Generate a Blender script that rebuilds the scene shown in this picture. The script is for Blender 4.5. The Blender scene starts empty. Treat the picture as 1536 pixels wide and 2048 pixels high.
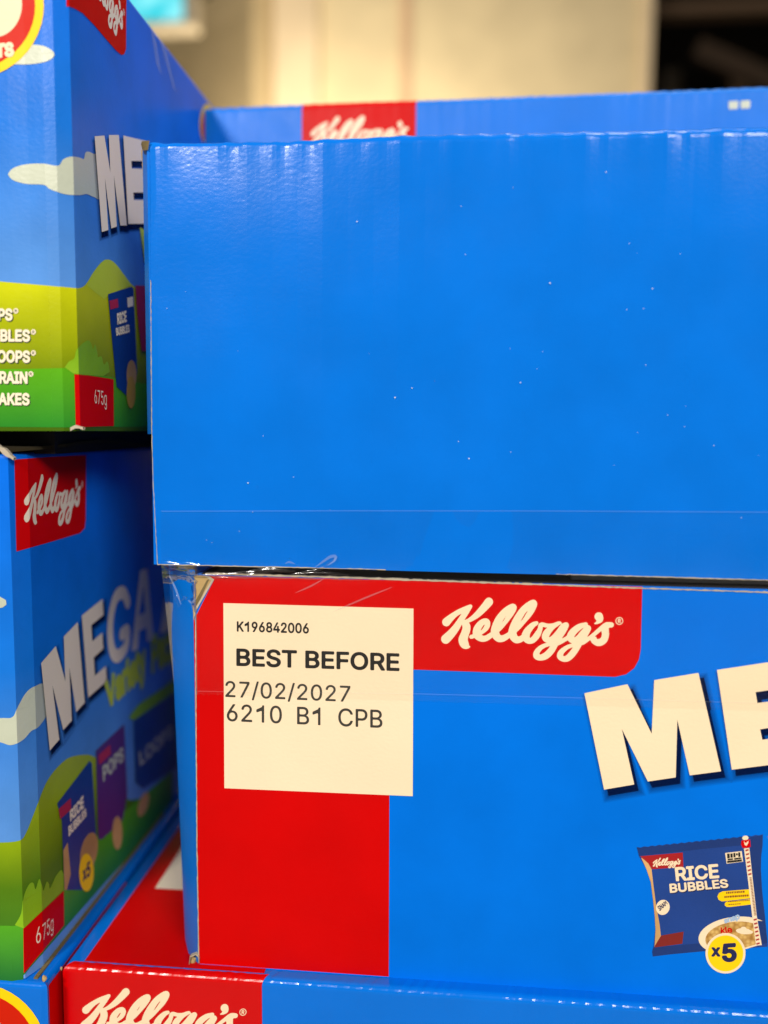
import bpy, bmesh, math, random
from mathutils import Vector, Matrix
from mathutils import noise as mnoise
from mathutils.geometry import tessellate_polygon
random.seed(7)
C = bpy.context.scene.collection
SC = bpy.context.scene

# ------------------------------------------------------------------ camera
F = 1700.0                      # focal length in pixels of the 1536 x 2048 photograph
EYE = 0.5263                    # eye height above the floor (m)
CAM = Vector((0.0, -0.43, EYE))
def cam_axes(yaw, pitch, roll):
    cy, sy, cp, sp = math.cos(yaw), math.sin(yaw), math.cos(pitch), math.sin(pitch)
    f = Vector((sy*cp, cy*cp, sp)); r = Vector((cy, -sy, 0)); d = -(r.cross(f))
    cr, sr = math.cos(roll), math.sin(roll)
    return cr*r+sr*d, -sr*r+cr*d, f
AX_R, AX_D, AX_F = cam_axes(math.radians(-5.179), math.radians(-5.624), math.radians(-0.57))
cam = bpy.data.cameras.new('camera'); camo = bpy.data.objects.new('camera', cam); C.objects.link(camo)
cam.sensor_fit = 'VERTICAL'; cam.sensor_height = 36.0; cam.sensor_width = 27.0
cam.lens = F/2048*36.0
cam.clip_start = 0.01; cam.clip_end = 100
up, back = -AX_D, -AX_F
camo.matrix_world = Matrix(((AX_R.x, up.x, back.x, CAM.x), (AX_R.y, up.y, back.y, CAM.y),
                            (AX_R.z, up.z, back.z, CAM.z), (0, 0, 0, 1)))
cam.dof.use_dof = True; cam.dof.focus_distance = 0.445; cam.dof.aperture_fstop = 2.55
SC.camera = camo

# ------------------------------------------------------------------ world, lamps, exposure
w = bpy.data.worlds.new('World'); SC.world = w; w.use_nodes = True
bg = w.node_tree.nodes['Background']
bg.inputs['Color'].default_value = (1.0, 0.92, 0.80, 1); bg.inputs['Strength'].default_value = 0.13
vs = SC.view_settings
vs.view_transform = 'Standard'; vs.look = 'None'; vs.gamma = 1.0; vs.exposure = 0.0; vs.use_curve_mapping = False

def lamp(name, loc, aim, size, size_y, power, col=(1, .925, .85)):
    l = bpy.data.lights.new(name, 'AREA'); l.shape = 'RECTANGLE'; l.size = size; l.size_y = size_y
    l.energy = power; l.color = col
    o = bpy.data.objects.new(name, l); C.objects.link(o); o.location = loc
    o.rotation_euler = (Vector(aim)-Vector(loc)).to_track_quat('-Z', 'Y').to_euler()
    return o
lamp('ceiling_lamp', (-0.74, -1.9, EYE+1.07), (0, 0, EYE-.1), .26, .18, 44)
lamp('ceiling_lamp', (1.3, -2.35, EYE+1.5), (0, 0, EYE-.1), 1.0, .5, 65)
lamp('ceiling_lamp', (0.3, 0.5, EYE+1.9), (0, 0.2, 0), .8, .5, 16)
lamp('wall_fill', (-0.60, 2.45, EYE+.4), (-0.6, 3.2, EYE+1.0), .5, .3, 36, (1, .87, .66))  # added uplight without a known source, brightens the background wall

# ------------------------------------------------------------------ helpers
def ray(px, py):
    return AX_R*(px-768.0)+AX_D*(py-1024.0)+AX_F*F
def on_y(px, py, y):            # where the line of sight meets the upright plane Y = y
    d = ray(px, py); return CAM+d*((y-CAM.y)/d.y)
def on_z(px, py, z):
    d = ray(px, py); return CAM+d*((z-CAM.z)/d.z)
def link(o, parent=None):
    C.objects.link(o)
    if parent: o.parent = parent
    return o
def tag(o, label, cat, group=None, kind=None):
    if label: o['label'] = label
    if cat: o['category'] = cat
    if group: o['group'] = group
    if kind: o['kind'] = kind
    return o
def thing(name, loc, label, cat, group=None):
    o = bpy.data.objects.new(name, None); o.empty_display_size = .02; o.location = loc
    link(o); return tag(o, label, cat, group)
def mesh_obj(name, verts, faces, mat, parent=None, smooth=False, origin=None):
    org = Vector(origin) if origin is not None else (parent_origin(parent) if parent else Vector((0, 0, 0)))
    m = bpy.data.meshes.new(name)
    m.from_pydata([tuple(Vector(v)-org) for v in verts], [], faces)
    m.materials.append(mat); m.update()
    if smooth:
        for p in m.polygons: p.use_smooth = True
    o = bpy.data.objects.new(name, m)
    if not parent: o.location = org
    return link(o, parent)
def parent_origin(p):
    v = Vector((0, 0, 0))
    while p: v += p.location; p = p.parent
    return v
def box_mesh(name, x0, x1, y0, y1, z0, z1, mat, parent=None, bevel=0, origin=None):
    v = [(x, y, z) for x in (x0, x1) for y in (y0, y1) for z in (z0, z1)]
    f = [(0, 1, 3, 2), (4, 6, 7, 5), (0, 4, 5, 1), (2, 3, 7, 6), (0, 2, 6, 4), (1, 5, 7, 3)]
    o = mesh_obj(name, v, f, mat, parent, origin=origin)
    if bevel:
        bm = bmesh.new(); bm.from_mesh(o.data)
        bmesh.ops.bevel(bm, geom=list(bm.edges), offset=bevel, segments=3, affect='EDGES', profile=.5)
        bm.to_mesh(o.data); bm.free()
    return o

# ------------------------------------------------------------------ materials
def nodes_of(name):
    m = bpy.data.materials.new(name); m.use_nodes = True
    nt = m.node_tree; return m, nt, nt.nodes['Principled BSDF']
def lin(c):
    return tuple(((x/255)/12.92 if x/255 <= .04045 else ((x/255+.055)/1.055)**2.4) for x in c)
def grain(nt, b, scale=(420, 420, 620), strength=.06, dist=.0004, streak=True):
    tc = nt.nodes.new('ShaderNodeTexCoord'); mp = nt.nodes.new('ShaderNodeMapping')
    mp.inputs['Scale'].default_value = scale
    n = nt.nodes.new('ShaderNodeTexNoise'); n.inputs['Scale'].default_value = 1; n.inputs['Detail'].default_value = 4
    bp = nt.nodes.new('ShaderNodeBump'); bp.inputs['Strength'].default_value = strength; bp.inputs['Distance'].default_value = dist
    nt.links.new(tc.outputs['Object'], mp.inputs['Vector']); nt.links.new(mp.outputs['Vector'], n.inputs['Vector'])
    nt.links.new(n.outputs['Fac'], bp.inputs['Height']); nt.links.new(bp.outputs['Normal'], b.inputs['Normal'])
    return tc, n
def printed(name, rgb, rough=.3, spec=.5, strength=.25, coat=.0, vary=.06):
    """coated printed board: rgb is linear albedo"""
    m, nt, b = nodes_of(name)
    b.inputs['Roughness'].default_value = rough; b.inputs['Specular IOR Level'].default_value = spec
    b.inputs['Coat Weight'].default_value = coat; b.inputs['Coat Roughness'].default_value = .12
    tc, n = grain(nt, b, strength=strength)
    n2 = nt.nodes.new('ShaderNodeTexNoise'); n2.inputs['Scale'].default_value = 24; n2.inputs['Detail'].default_value = 6
    nt.links.new(tc.outputs['Object'], n2.inputs['Vector'])
    n3 = nt.nodes.new('ShaderNodeTexNoise'); n3.inputs['Scale'].default_value = 11; n3.inputs['Detail'].default_value = 8; n3.inputs['Roughness'].default_value = .65
    nt.links.new(tc.outputs['Object'], n3.inputs['Vector'])
    rr = nt.nodes.new('ShaderNodeMapRange')
    for k, v in (('From Min', .3), ('From Max', .7), ('To Min', rough*.8), ('To Max', rough*1.3)): rr.inputs[k].default_value = v
    nt.links.new(n3.outputs['Fac'], rr.inputs['Value']); nt.links.new(rr.outputs['Result'], b.inputs['Roughness'])
    hsv = nt.nodes.new('ShaderNodeHueSaturation'); hsv.inputs['Color'].default_value = (*rgb, 1)
    mr = nt.nodes.new('ShaderNodeMapRange'); mr.inputs['From Min'].default_value = .3; mr.inputs['From Max'].default_value = .7
    mr.inputs['To Min'].default_value = 1-vary; mr.inputs['To Max'].default_value = 1+vary
    nt.links.new(n2.outputs['Fac'], mr.inputs['Value']); nt.links.new(mr.outputs['Result'], hsv.inputs['Value'])
    nt.links.new(hsv.outputs['Color'], b.inputs['Base Color'])
    return m
def gradient(name, stops, rough=.3, strength=.2):
    """printed vertical colour blend; stops = [(local z, linear rgb)]"""
    m, nt, b = nodes_of(name)
    b.inputs['Roughness'].default_value = rough; b.inputs['Specular IOR Level'].default_value = .18
    tc, n = grain(nt, b, strength=strength)
    sp = nt.nodes.new('ShaderNodeSeparateXYZ'); nt.links.new(tc.outputs['Object'], sp.inputs[0])
    z0, z1 = stops[0][0], stops[-1][0]
    mr = nt.nodes.new('ShaderNodeMapRange'); mr.inputs['From Min'].default_value = z0; mr.inputs['From Max'].default_value = z1
    nt.links.new(sp.outputs['Z'], mr.inputs['Value'])
    cr = nt.nodes.new('ShaderNodeValToRGB'); nt.links.new(mr.outputs['Result'], cr.inputs['Fac'])
    e = cr.color_ramp.elements
    while len(e) < len(stops): e.new(.5)
    for el, (z, c) in zip(e, stops): el.position = (z-z0)/(z1-z0); el.color = (*c, 1)
    n2 = nt.nodes.new('ShaderNodeTexNoise'); n2.inputs['Scale'].default_value = 30; n2.inputs['Detail'].default_value = 7
    hsv = nt.nodes.new('ShaderNodeHueSaturation'); m2 = nt.nodes.new('ShaderNodeMapRange')
    for k, v in (('From Min', .3), ('From Max', .7), ('To Min', .88), ('To Max', 1.1)): m2.inputs[k].default_value = v
    nt.links.new(tc.outputs['Object'], n2.inputs['Vector']); nt.links.new(n2.outputs['Fac'], m2.inputs['Value'])
    nt.links.new(m2.outputs['Result'], hsv.inputs['Value']); nt.links.new(cr.outputs['Color'], hsv.inputs['Color'])
    nt.links.new(hsv.outputs['Color'], b.inputs['Base Color'])
    return m
BLUE = printed('blue_print', (.0001, .152, .66), .155, .30, .13)
BLUE_LOW = printed('matt_blue_print', (.0001, .155, .71), .42, .05, .12)
BLUE_SIDE = printed('dull_blue_board', (.0003, .165, .66), .4, .2, .15)  # less glossy blue for side panels and the back carton
RED_GLOSS = printed('glossy_red_print', (.57, .0004, .0008), .24, .3, .12)
RED = printed('red_print', (.57, .0002, .0004), .4, .10, .12)
CREAM = printed('cream_print', (.85, .70, .47), .45, .15, .25, vary=.02)
WHITE = printed('white_print', (.86, .76, .58), .4, .4, .2, vary=.02)
PAPER = printed('label_paper', (.85, .70, .48), .5, .15, .25, vary=.02)
INK = printed('black_ink', (.012, .011, .010), .5, .3, .1)
JET = printed('jet_ink', (.045, .042, .034), .6, .2, .1, vary=.25)
YELLOW = printed('yellow_print', (.95, .62, .004), .4, .15, .1)
ORANGE = printed('orange_print', (.85, .22, .01), .35)
BADGE_RED = printed('badge_red_print', (.58, .014, .002), .4, .12, .1)
NAVY = printed('navy_print', (.008, .012, .075), .35)
BAG_BLUE = printed('bag_blue_print', (.006, .045, .24), .35, vary=.12)
BAG_DARK = printed('bag_dark_blue_print', (.004, .03, .16), .35, vary=.12)
PURPLE = printed('purple_print', (.09, .02, .17), .35)
CRIMSON = printed('crimson_print', (.42, .02, .06), .35)
LIME = printed('lime_print', (.50, .62, .02), .35)
GRASS = printed('grass_print', (.22, .45, .005), .35, vary=.15)
CLOUD = printed('cloud_print', (.50, .55, .43), .35, vary=.06)
KRAFT = printed('kraft_board', (.42, .29, .12), .8, .2, .6, vary=.18)
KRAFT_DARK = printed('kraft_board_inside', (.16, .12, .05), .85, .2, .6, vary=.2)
EDGE = printed('cut_board_edge', (.46, .40, .30), .8, .2, .6, vary=.2)
TAN = printed('tan_print', (.55, .32, .12), .4, vary=.3)
DUST = printed('dust', (.8, .8, .78), .8, .1, 0)

# ------------------------------------------------------------------ cartons
class Carton:
    """Closed upright board tube around a plan outline, with a rounded top fold.
    s runs along the outline (front left -> right -> side -> back), t up the wall and over the fold."""
    def __init__(self, name, pts, z0, H, label, cat='carton', group=None, r=.003, vis=1, flute=None):
        self.p = [Vector(q) for q in pts]; n = len(pts); self.z0, self.H, self.r, self.vis, self.flute = z0, H, r, vis, flute
        self.cum = [0]; self.nrm = []
        for i in range(n):
            d = self.p[(i+1) % n]-self.p[i]; self.cum.append(self.cum[-1]+d.length); d.normalize()
            self.nrm.append(Vector((d.y, -d.x)))
        self.mit = []
        for i in range(n):
            a, b = self.nrm[i-1], self.nrm[i]; self.mit.append((a+b)/(1+a.dot(b)))
        cx = sum(q.x for q in self.p)/n; cy = sum(q.y for q in self.p)/n
        self.root = thing(name, (cx, cy, z0), label, cat, group)
    def seg(self, s):
        for i in range(len(self.p)):
            if s <= self.cum[i+1]+1e-9: return i
        return len(self.p)-1
    def at(self, s, t, off=0.0, seg=None):
        i = self.seg(s) if seg is None else seg
        a, b = self.p[i], self.p[(i+1) % len(self.p)]; L = self.cum[i+1]-self.cum[i]; u = (s-self.cum[i])/L
        P = a+(b-a)*u; M = self.mit[i]*(1-u)+self.mit[(i+1) % len(self.p)]*u; n = self.nrm[i]
        H, r = self.H, self.r; t1 = H-r; ta = r*math.pi/2
        if t <= t1: ins, z, c, sn = 0, t, 1, 0
        elif t <= t1+ta:
            a_ = (t-t1)/r; ins, z, c, sn = r*(1-math.cos(a_)), t1+r*math.sin(a_), math.cos(a_), math.sin(a_)
        else: ins, z, c, sn = r+(t-t1-ta), H, 0, 1
        if self.flute: off = off+self.flute(s, t, self)
        P = P-M*ins+n*(off*c)
        return Vector((P.x, P.y, self.z0+z+off*sn))
    def grid(self, name, ss, ts, mat, off=0.0, cap=False, parent=None, smooth=False):
        V = []; Fc = []
        ns, ntt = len(ss), len(ts)
        for s in ss:
            for t in ts: V.append(self.at(s, t, off))
        for i in range(ns if cap else ns-1):
            for j in range(ntt-1):
                k = (i+1) % ns
                Fc.append((i*ntt+j, k*ntt+j, k*ntt+j+1, i*ntt+j+1))
        if cap:
            Fc.append(tuple(i*ntt+ntt-1 for i in range(ns))); Fc.append(tuple(i*ntt for i in reversed(range(ns))))
        return mesh_obj(name, V, Fc, mat, parent or self.root, smooth)
    def tlevels(self, extra=()):
        t1 = self.H-self.r
        return sorted(set([0, t1]+[t1+self.r*math.pi/2*k/6 for k in range(1, 7)]+list(extra)))
    def body(self, mat, step=None, extra=(), fine=1, name='body'):
        ss = []
        for i in range(len(self.p)):
            a, L = self.cum[i], self.cum[i+1]-self.cum[i]
            k = max(1, int(L/step)) if step and i < fine else 1
            ss += [a+L*j/k for j in range(k)]
        return self.grid(name, ss, self.tlevels(extra), mat, cap=True)
    def st(self, px, py):
        d = ray(px, py); best = None
        for i in range(self.vis):
            n = Vector((self.nrm[i].x, self.nrm[i].y, 0)); a = Vector((self.p[i].x, self.p[i].y, CAM.z))
            dn = d.dot(n)
            if dn >= -1e-6: continue
            k = (a-CAM).dot(n)/dn; q = CAM+d*k
            e = self.p[(i+1) % len(self.p)]-self.p[i]; L = e.length; u = (Vector((q.x, q.y))-self.p[i]).dot(e)/L
            bad = max(0, -u) if i > 0 else 0
            if i < self.vis-1: bad = max(bad, u-L)
            if best is None or bad < best[0]-1e-9: best = (bad, self.cum[i]+u, q.z-self.z0)
        return best[1], best[2]
    def art(self, name, polys, mat, layer=1, parent=None, st=False, sub=12):
        """printed shapes; polys in photograph pixels (or s,t), laid on the board"""
        bm = bmesh.new()
        for pi, poly in enumerate(polys):
            if not st:
                q = []
                for i, a in enumerate(poly):
                    b = poly[(i+1) % len(poly)]; k = max(1, int(math.hypot(b[0]-a[0], b[1]-a[1])/sub))
                    q += [self.st(a[0]+(b[0]-a[0])*j/k, a[1]+(b[1]-a[1])*j/k) for j in range(k)]
            else: q = poly
            q = [(a, min(b, self.H-self.r)) for a, b in q]
            self.fill(bm, q, pi*1e-4)
        return self.finish(bm, name, mat, layer, parent)
    def fill(self, bm, q, lev=0.0):
        v3 = [Vector((a, b, 0)) for a, b in q]
        vs_ = [bm.verts.new((a, b, lev)) for a, b in q]
        for tri in tessellate_polygon([v3]):
            try: bm.faces.new([vs_[k] for k in tri])
            except ValueError: pass
    def finish(self, bm, name, mat, layer, parent=None):
        cuts = [c for c in self.cum[1:self.vis]]
        if self.flute: cuts += [self.cum[1]*k/400 for k in range(1, 400)]
        smin = min(v.co.x for v in bm.verts); smax = max(v.co.x for v in bm.verts)
        for c in cuts:
            if smin < c < smax:
                bmesh.ops.bisect_plane(bm, geom=bm.verts[:]+bm.edges[:]+bm.faces[:], plane_co=(c, 0, 0), plane_no=(1, 0, 0), dist=1e-7)
        for f in bm.faces:
            f.normal_update()
            if f.normal.z < 0: f.normal_flip()
        bm.verts.index_update()
        V = [self.at(v.co.x, v.co.y, layer*.00012+v.co.z*.07) for v in bm.verts]
        Fc = [tuple(v.index for v in f.verts) for f in bm.faces]; bm.free()
        return mesh_obj(name, V, Fc, mat, parent or self.root)
    def strokes(self, name, strokes, mat, layer, step, parent=None):
        k = .001/step
        V, Fc = stroke_union([[(a*1000, b*1000, w_*1000) for a, b, w_ in s_] for s_ in strokes], step*1000)
        bm = bmesh.new(); vv = [bm.verts.new((a/1000, b/1000, 0)) for a, b in V]
        for f in Fc: bm.faces.new([vv[i] for i in f])
        return self.finish(bm, name, mat, layer, parent)
    def letters(self, name, body, quad, mat, layer=1, bold=0.0, parent=None, shear=0, st=False, space=1.0):
        """lettering fitted to a quad (top left, top right, bottom right, bottom left)"""
        V, Fc = text_mesh(body, bold, shear, space)
        q = quad if st else [self.st(*p) for p in quad]
        bm = bmesh.new(); vv = []
        for x, y in V:
            tl, tr, br, bl = q
            a = [tl[k]*(1-x)*y+tr[k]*x*y+br[k]*x*(1-y)+bl[k]*(1-x)*(1-y) for k in (0, 1)]
            vv.append(bm.verts.new((a[0], a[1], 0)))
        for f in Fc:
            try: bm.faces.new([vv[k] for k in f])
            except ValueError: pass
        return self.finish(bm, name, mat, layer, parent)

import numpy as np
def stroke_union(strokes, step):
    """one clean outline of overlapping brush strokes: distance field, then cells clipped at its zero line"""
    A = []
    for s_ in strokes:
        q = spline(s_, 6); A += [(*a, *b) for a, b in zip(q, q[1:])]
    A = np.array(A)
    x0 = min(A[:, 0].min(), A[:, 3].min())-13; x1 = A[:, 0].max()+13; y0 = A[:, 1].min()-13; y1 = A[:, 1].max()+13
    xs = np.arange(x0, x1, step); ys = np.arange(y0, y1, step)
    gx, gy = np.meshgrid(xs, ys, indexing='ij'); D = np.full(gx.shape, 1e9)
    for ax, ay, aw, bx, by, bw in A:
        dx, dy_ = bx-ax, by-ay; l2 = dx*dx+dy_*dy_+1e-12
        u = np.clip(((gx-ax)*dx+(gy-ay)*dy_)/l2, 0, 1)
        D = np.minimum(D, np.hypot(gx-ax-u*dx, gy-ay-u*dy_)-(aw+(bw-aw)*u)/2)
    return contour(xs, ys, D)
def contour(xs, ys, D):
    V = []; Fc = []; idx = {}
    def vert(key, p):
        if key not in idx: idx[key] = len(V); V.append(p)
        return idx[key]
    for i in range(len(xs)-1):
        for j in range(len(ys)-1):
            cs = [(i, j), (i+1, j), (i+1, j+1), (i, j+1)]; d = [D[c] for c in cs]
            if min(d) > 0: continue
            f_ = []
            for k in range(4):
                a, b = cs[k], cs[(k+1) % 4]; da, db = d[k], d[(k+1) % 4]
                if da <= 0: f_.append(vert(a, (xs[a[0]], ys[a[1]])))
                if (da <= 0) != (db <= 0):
                    u = da/(da-db); key = (min(a, b), max(a, b))
                    f_.append(vert(key, (xs[a[0]]+(xs[b[0]]-xs[a[0]])*u, ys[a[1]]+(ys[b[1]]-ys[a[1]])*u)))
            if len(f_) > 2: Fc.append(tuple(f_))
    return V, Fc
def embolden(V, Fc, d, step=.022):
    """heavier (or lighter) lettering: the outline moved by d through a distance field"""
    cnt = {}
    for f in Fc:
        for a, b in zip(f, f[1:]+f[:1]): cnt[(min(a, b), max(a, b))] = cnt.get((min(a, b), max(a, b)), 0)+1
    S = np.array([(*V[a], *V[b]) for (a, b), c in cnt.items() if c == 1])
    P = np.array(V); xs = np.arange(P[:, 0].min()-.1, P[:, 0].max()+.12, step); ys = np.arange(P[:, 1].min()-.1, P[:, 1].max()+.12, step)
    gx, gy = np.meshgrid(xs+.00013, ys+.00017, indexing='ij'); D = np.full(gx.shape, 1e9); odd = np.zeros(gx.shape, bool)
    for ax, ay, bx, by in S:
        dx, dy_ = bx-ax, by-ay; l2 = dx*dx+dy_*dy_+1e-15
        u = np.clip(((gx-ax)*dx+(gy-ay)*dy_)/l2, 0, 1)
        D = np.minimum(D, np.hypot(gx-ax-u*dx, gy-ay-u*dy_))
        if abs(dy_) > 1e-12:
            odd ^= ((ay > gy) != (by > gy)) & (gx < ax+(gy-ay)*dx/dy_)
    V2, F2 = contour(xs, ys, np.where(odd, -D, D)-d)
    return V2, [tuple(f) for f in F2]
FONT = None
try:
    import os
    FONT = bpy.data.fonts.load(os.path.join(bpy.utils.system_resource('DATAFILES', path='fonts'), 'Inter.woff2'))
except Exception:
    FONT = None
def plain_ones(body, V, Fc):
    """swap a footed figure 1 for a plain stem with a flag"""
    if '1' not in body: return V, Fc
    par = list(range(len(V)))
    def find(i):
        while par[i] != i: par[i] = par[par[i]]; i = par[i]
        return i
    for f in Fc:
        for a in f[1:]: par[find(a)] = find(f[0])
    isl = {}
    for i in range(len(V)): isl.setdefault(find(i), []).append(i)
    grp = []
    for r, ids in sorted(isl.items(), key=lambda kv: min(V[i][0] for i in kv[1])):
        a, b = min(V[i][0] for i in ids), max(V[i][0] for i in ids)
        if grp and min(b, grp[-1][1])-max(a, grp[-1][0]) > .3*min(b-a, grp[-1][1]-grp[-1][0]):
            g = grp[-1]; g[0] = min(a, g[0]); g[1] = max(b, g[1]); g[2].append(r); g[3] += ids
        else: grp.append([a, b, [r], list(ids)])
    order = [(set(g[2]), g[3]) for g in grp]
    chars = [c for c in body if c != ' ']
    if len(order) != len(chars): return V, Fc
    V = list(V)
    for c, (r, ids) in zip(chars, order):
        if c != '1': continue
        x0 = min(V[i][0] for i in ids); x1 = max(V[i][0] for i in ids); y0 = min(V[i][1] for i in ids); y1 = max(V[i][1] for i in ids)
        Fc = [f for f in Fc if find(f[0]) not in r]
        w_ = .062; c0 = (x0+x1)/2+.045; k = len(V)
        V += [(c0-w_/2, y0), (c0+w_/2, y0), (c0+w_/2, y1), (c0-w_/2+.02, y1), (c0-w_/2, y1-.05), (c0-w_/2, y1-.15), (c0-.2, y1-.21), (c0-.2, y1-.13)]
        Fc += [(k, k+1, k+2, k+3, k+4, k+5), (k+5, k+4, k+7, k+6)]
        par += list(range(k, k+8))
    used = sorted({i for f in Fc for i in f}); mp = {o: n for n, o in enumerate(used)}
    return [V[i] for i in used], [tuple(mp[i] for i in f) for f in Fc]
def text_mesh(body, bold=0.0, shear=0.0, space=1.0):
    """-> 2D verts normalised to the text's own bounding box, and faces"""
    cu = bpy.data.curves.new('text_source', 'FONT'); cu.body = body; cu.size = 1; cu.shear = shear
    if FONT: cu.font = FONT
    cu.space_character = space; cu.resolution_u = 4; cu.fill_mode = 'BOTH' if False else cu.fill_mode
    o = bpy.data.objects.new('text_source', cu); C.objects.link(o); bpy.context.view_layer.update()
    me = bpy.data.meshes.new_from_object(o.evaluated_get(bpy.context.evaluated_depsgraph_get()))
    V = [(v.co.x, v.co.y) for v in me.vertices]; Fc = [tuple(p.vertices) for p in me.polygons]
    bpy.data.objects.remove(o); bpy.data.curves.remove(cu); bpy.data.meshes.remove(me)
    V, Fc = plain_ones(body, V, Fc)
    if bold: V, Fc = embolden(V, Fc, bold)
    x0 = min(v[0] for v in V); x1 = max(v[0] for v in V); y0 = min(v[1] for v in V); y1 = max(v[1] for v in V)
    return [((a-x0)/(x1-x0), (b-y0)/(y1-y0)) for a, b in V], Fc

def spline(pts, n=7):
    out = []
    for i in range(len(pts)-1):
        p0 = pts[max(i-1, 0)]; p1 = pts[i]; p2 = pts[i+1]; p3 = pts[min(i+2, len(pts)-1)]
        for k in range(n):
            u = k/n
            out.append(tuple(.5*(2*b+(c-a)*u+(2*a-5*b+4*c-d)*u*u+(3*b-a-3*c+d)*u**3) for a, b, c, d in zip(p0, p1, p2, p3)))
    out.append(tuple(pts[-1])); return out
def stroke_pieces(pts, n=7, cap=10):
    """brush stroke (x, y, width) -> convex pieces: quads between samples and a disc at each end"""
    q = spline(pts, n); L = []; R_ = []
    for i, (x, y, wd) in enumerate(q):
        a = q[max(i-1, 0)]; b = q[min(i+1, len(q)-1)]
        dx, dy = b[0]-a[0], b[1]-a[1]; l = math.hypot(dx, dy) or 1
        nx, ny = -dy/l*wd/2, dx/l*wd/2; L.append((x+nx, y+ny)); R_.append((x-nx, y-ny))
    out = [[L[i], L[i+1], R_[i+1], R_[i]] for i in range(len(q)-1)]
    for x, y, wd in [q[0], q[-1]]+[q[k] for k in range(n, len(q)-1, n)]:
        out.append([(x+math.cos(t)*wd/2, y+math.sin(t)*wd/2) for t in [2*math.pi*k/(2*cap) for k in range(2*cap)]])
    return out
def ellipse(cx, cy, rx, ry, rot=0, n=48, a0=0, a1=2*math.pi):
    c, s = math.cos(rot), math.sin(rot); full = abs(a1-a0-2*math.pi) < 1e-6
    ang = [a0+(a1-a0)*k/(n if full else n-1) for k in range(n)]
    return [(cx+rx*math.cos(a)*c-ry*math.sin(a)*s, cy+rx*math.cos(a)*s+ry*math.sin(a)*c) for a in ang]
def expand(poly, d):
    area = sum(a[0]*b[1]-b[0]*a[1] for a, b in zip(poly, poly[1:]+poly[:1])); sg = 1 if area > 0 else -1
    out = []
    for i, p in enumerate(poly):
        a, b = poly[i-1], poly[(i+1) % len(poly)]
        n1 = Vector((p[1]-a[1], a[0]-p[0])).normalized()*sg; n2 = Vector((b[1]-p[1], p[0]-b[0])).normalized()*sg
        m = (n1+n2)/max(.35, 1+n1.dot(n2)); out.append((p[0]+m.x*d, p[1]+m.y*d))
    return out

# script lettering of the maker's logo, as brush strokes in two enlarged views of the photograph
LA = [[(175, 490, 130), (235, 432, 108), (320, 365, 84), (420, 310, 78), (548, 247, 52)],
      [(553, 250, 54), (480, 345, 84), (400, 460, 92), (330, 570, 112), (250, 668, 130), (166, 750, 146)],
      [(836, 182, 130), (765, 265, 118), (665, 368, 98), (560, 445, 70), (480, 480, 52), (425, 490, 40)],
      [(440, 478, 60), (482, 535, 118), (488, 600, 126), (458, 690, 130), (438, 765, 146), (462, 832, 130), (510, 868, 56), (540, 866, 22)],
      [(565, 714, 62), (640, 692, 60), (730, 645, 58), (798, 575, 80), (820, 505, 82), (788, 470, 78), (720, 505, 96), (656, 595, 116), (652, 680, 116), (712, 735, 100), (790, 738, 88), (870, 690, 80), (960, 625, 70)],
      [(930, 650, 60), (1010, 585, 62), (1090, 490, 66), (1170, 370, 88), (1218, 275, 96), (1190, 258, 90), (1095, 325, 104), (1005, 435, 118), (948, 560, 126), (936, 660, 128), (990, 734, 112), (1065, 735, 98), (1140, 690, 84), (1230, 625, 70)],
      [(1200, 655, 60), (1290, 580, 62), (1380, 475, 66), (1480, 335, 92), (1532, 215, 98), (1490, 205, 92), (1375, 300, 106), (1285, 435, 118), (1222, 570, 126), (1206, 670, 126), (1255, 750, 112), (1325, 750, 96), (1400, 700, 84)]]
LB = [[(160, 292, 50), (110, 318, 70), (45, 392, 92), (22, 460, 102), (52, 512, 76), (112, 506, 78), (170, 440, 82), (205, 370, 62), (222, 312, 58), (300, 322, 50), (370, 318, 50), (440, 292, 46), (465, 290, 34)],
      [(440, 294, 48), (370, 338, 62), (300, 405, 88), (276, 468, 92), (312, 506, 72), (372, 486, 74), (440, 418, 80), (500, 345, 90), (535, 318, 76)],
      [(532, 322, 78), (500, 385, 84), (432, 490, 84), (400, 555, 82), (350, 640, 86), (282, 705, 88), (210, 728, 76), (164, 704, 84), (172, 652, 72), (232, 592, 58), (330, 556, 48), (430, 545, 58), (520, 500, 54), (590, 455, 60)],
      [(788, 304, 50), (705, 338, 76), (625, 405, 92), (595, 468, 92), (625, 508, 72), (690, 486, 74), (752, 420, 80), (815, 356, 80)],
      [(820, 360, 72), (780, 425, 84), (722, 512, 84), (682, 590, 82), (622, 678, 86), (562, 735, 80), (502, 742, 68), (466, 706, 80), (486, 652, 70), (562, 592, 54), (660, 560, 48), (750, 535, 58), (850, 468, 50), (960, 375, 54), (1045, 315, 68), (1110, 312, 66)],
      [(950, 208, 108), (965, 245, 78), (935, 280, 40), (900, 296, 14)],
      [(1095, 312, 60), (1050, 335, 66), (1036, 385, 90), (1038, 445, 90), (1012, 508, 92), (950, 535, 88), (892, 508, 72), (884, 478, 52), (910, 478, 36)]]
import numpy as np
LOGO = [[(870+x/7.68, 1180+y/7.68, w_/7.68) for x, y, w_ in s] for s in LA] + [[(1050+x/6.4, 1200+y/6.4, w_/6.4) for x, y, w_ in s] for s in LB]
LOGO_FINE = stroke_union(LOGO, 1.2); LOGO_COARSE = stroke_union(LOGO, 3)
def affine3(src, dst):
    A = Matrix([(x, y, 1) for x, y in src]).inverted()
    rx = A @ Vector([d[0] for d in dst]); ry = A @ Vector([d[1] for d in dst])
    return lambda p: (rx.x*p[0]+rx.y*p[1]+rx.z, ry.x*p[0]+ry.y*p[1]+ry.z)
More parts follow.
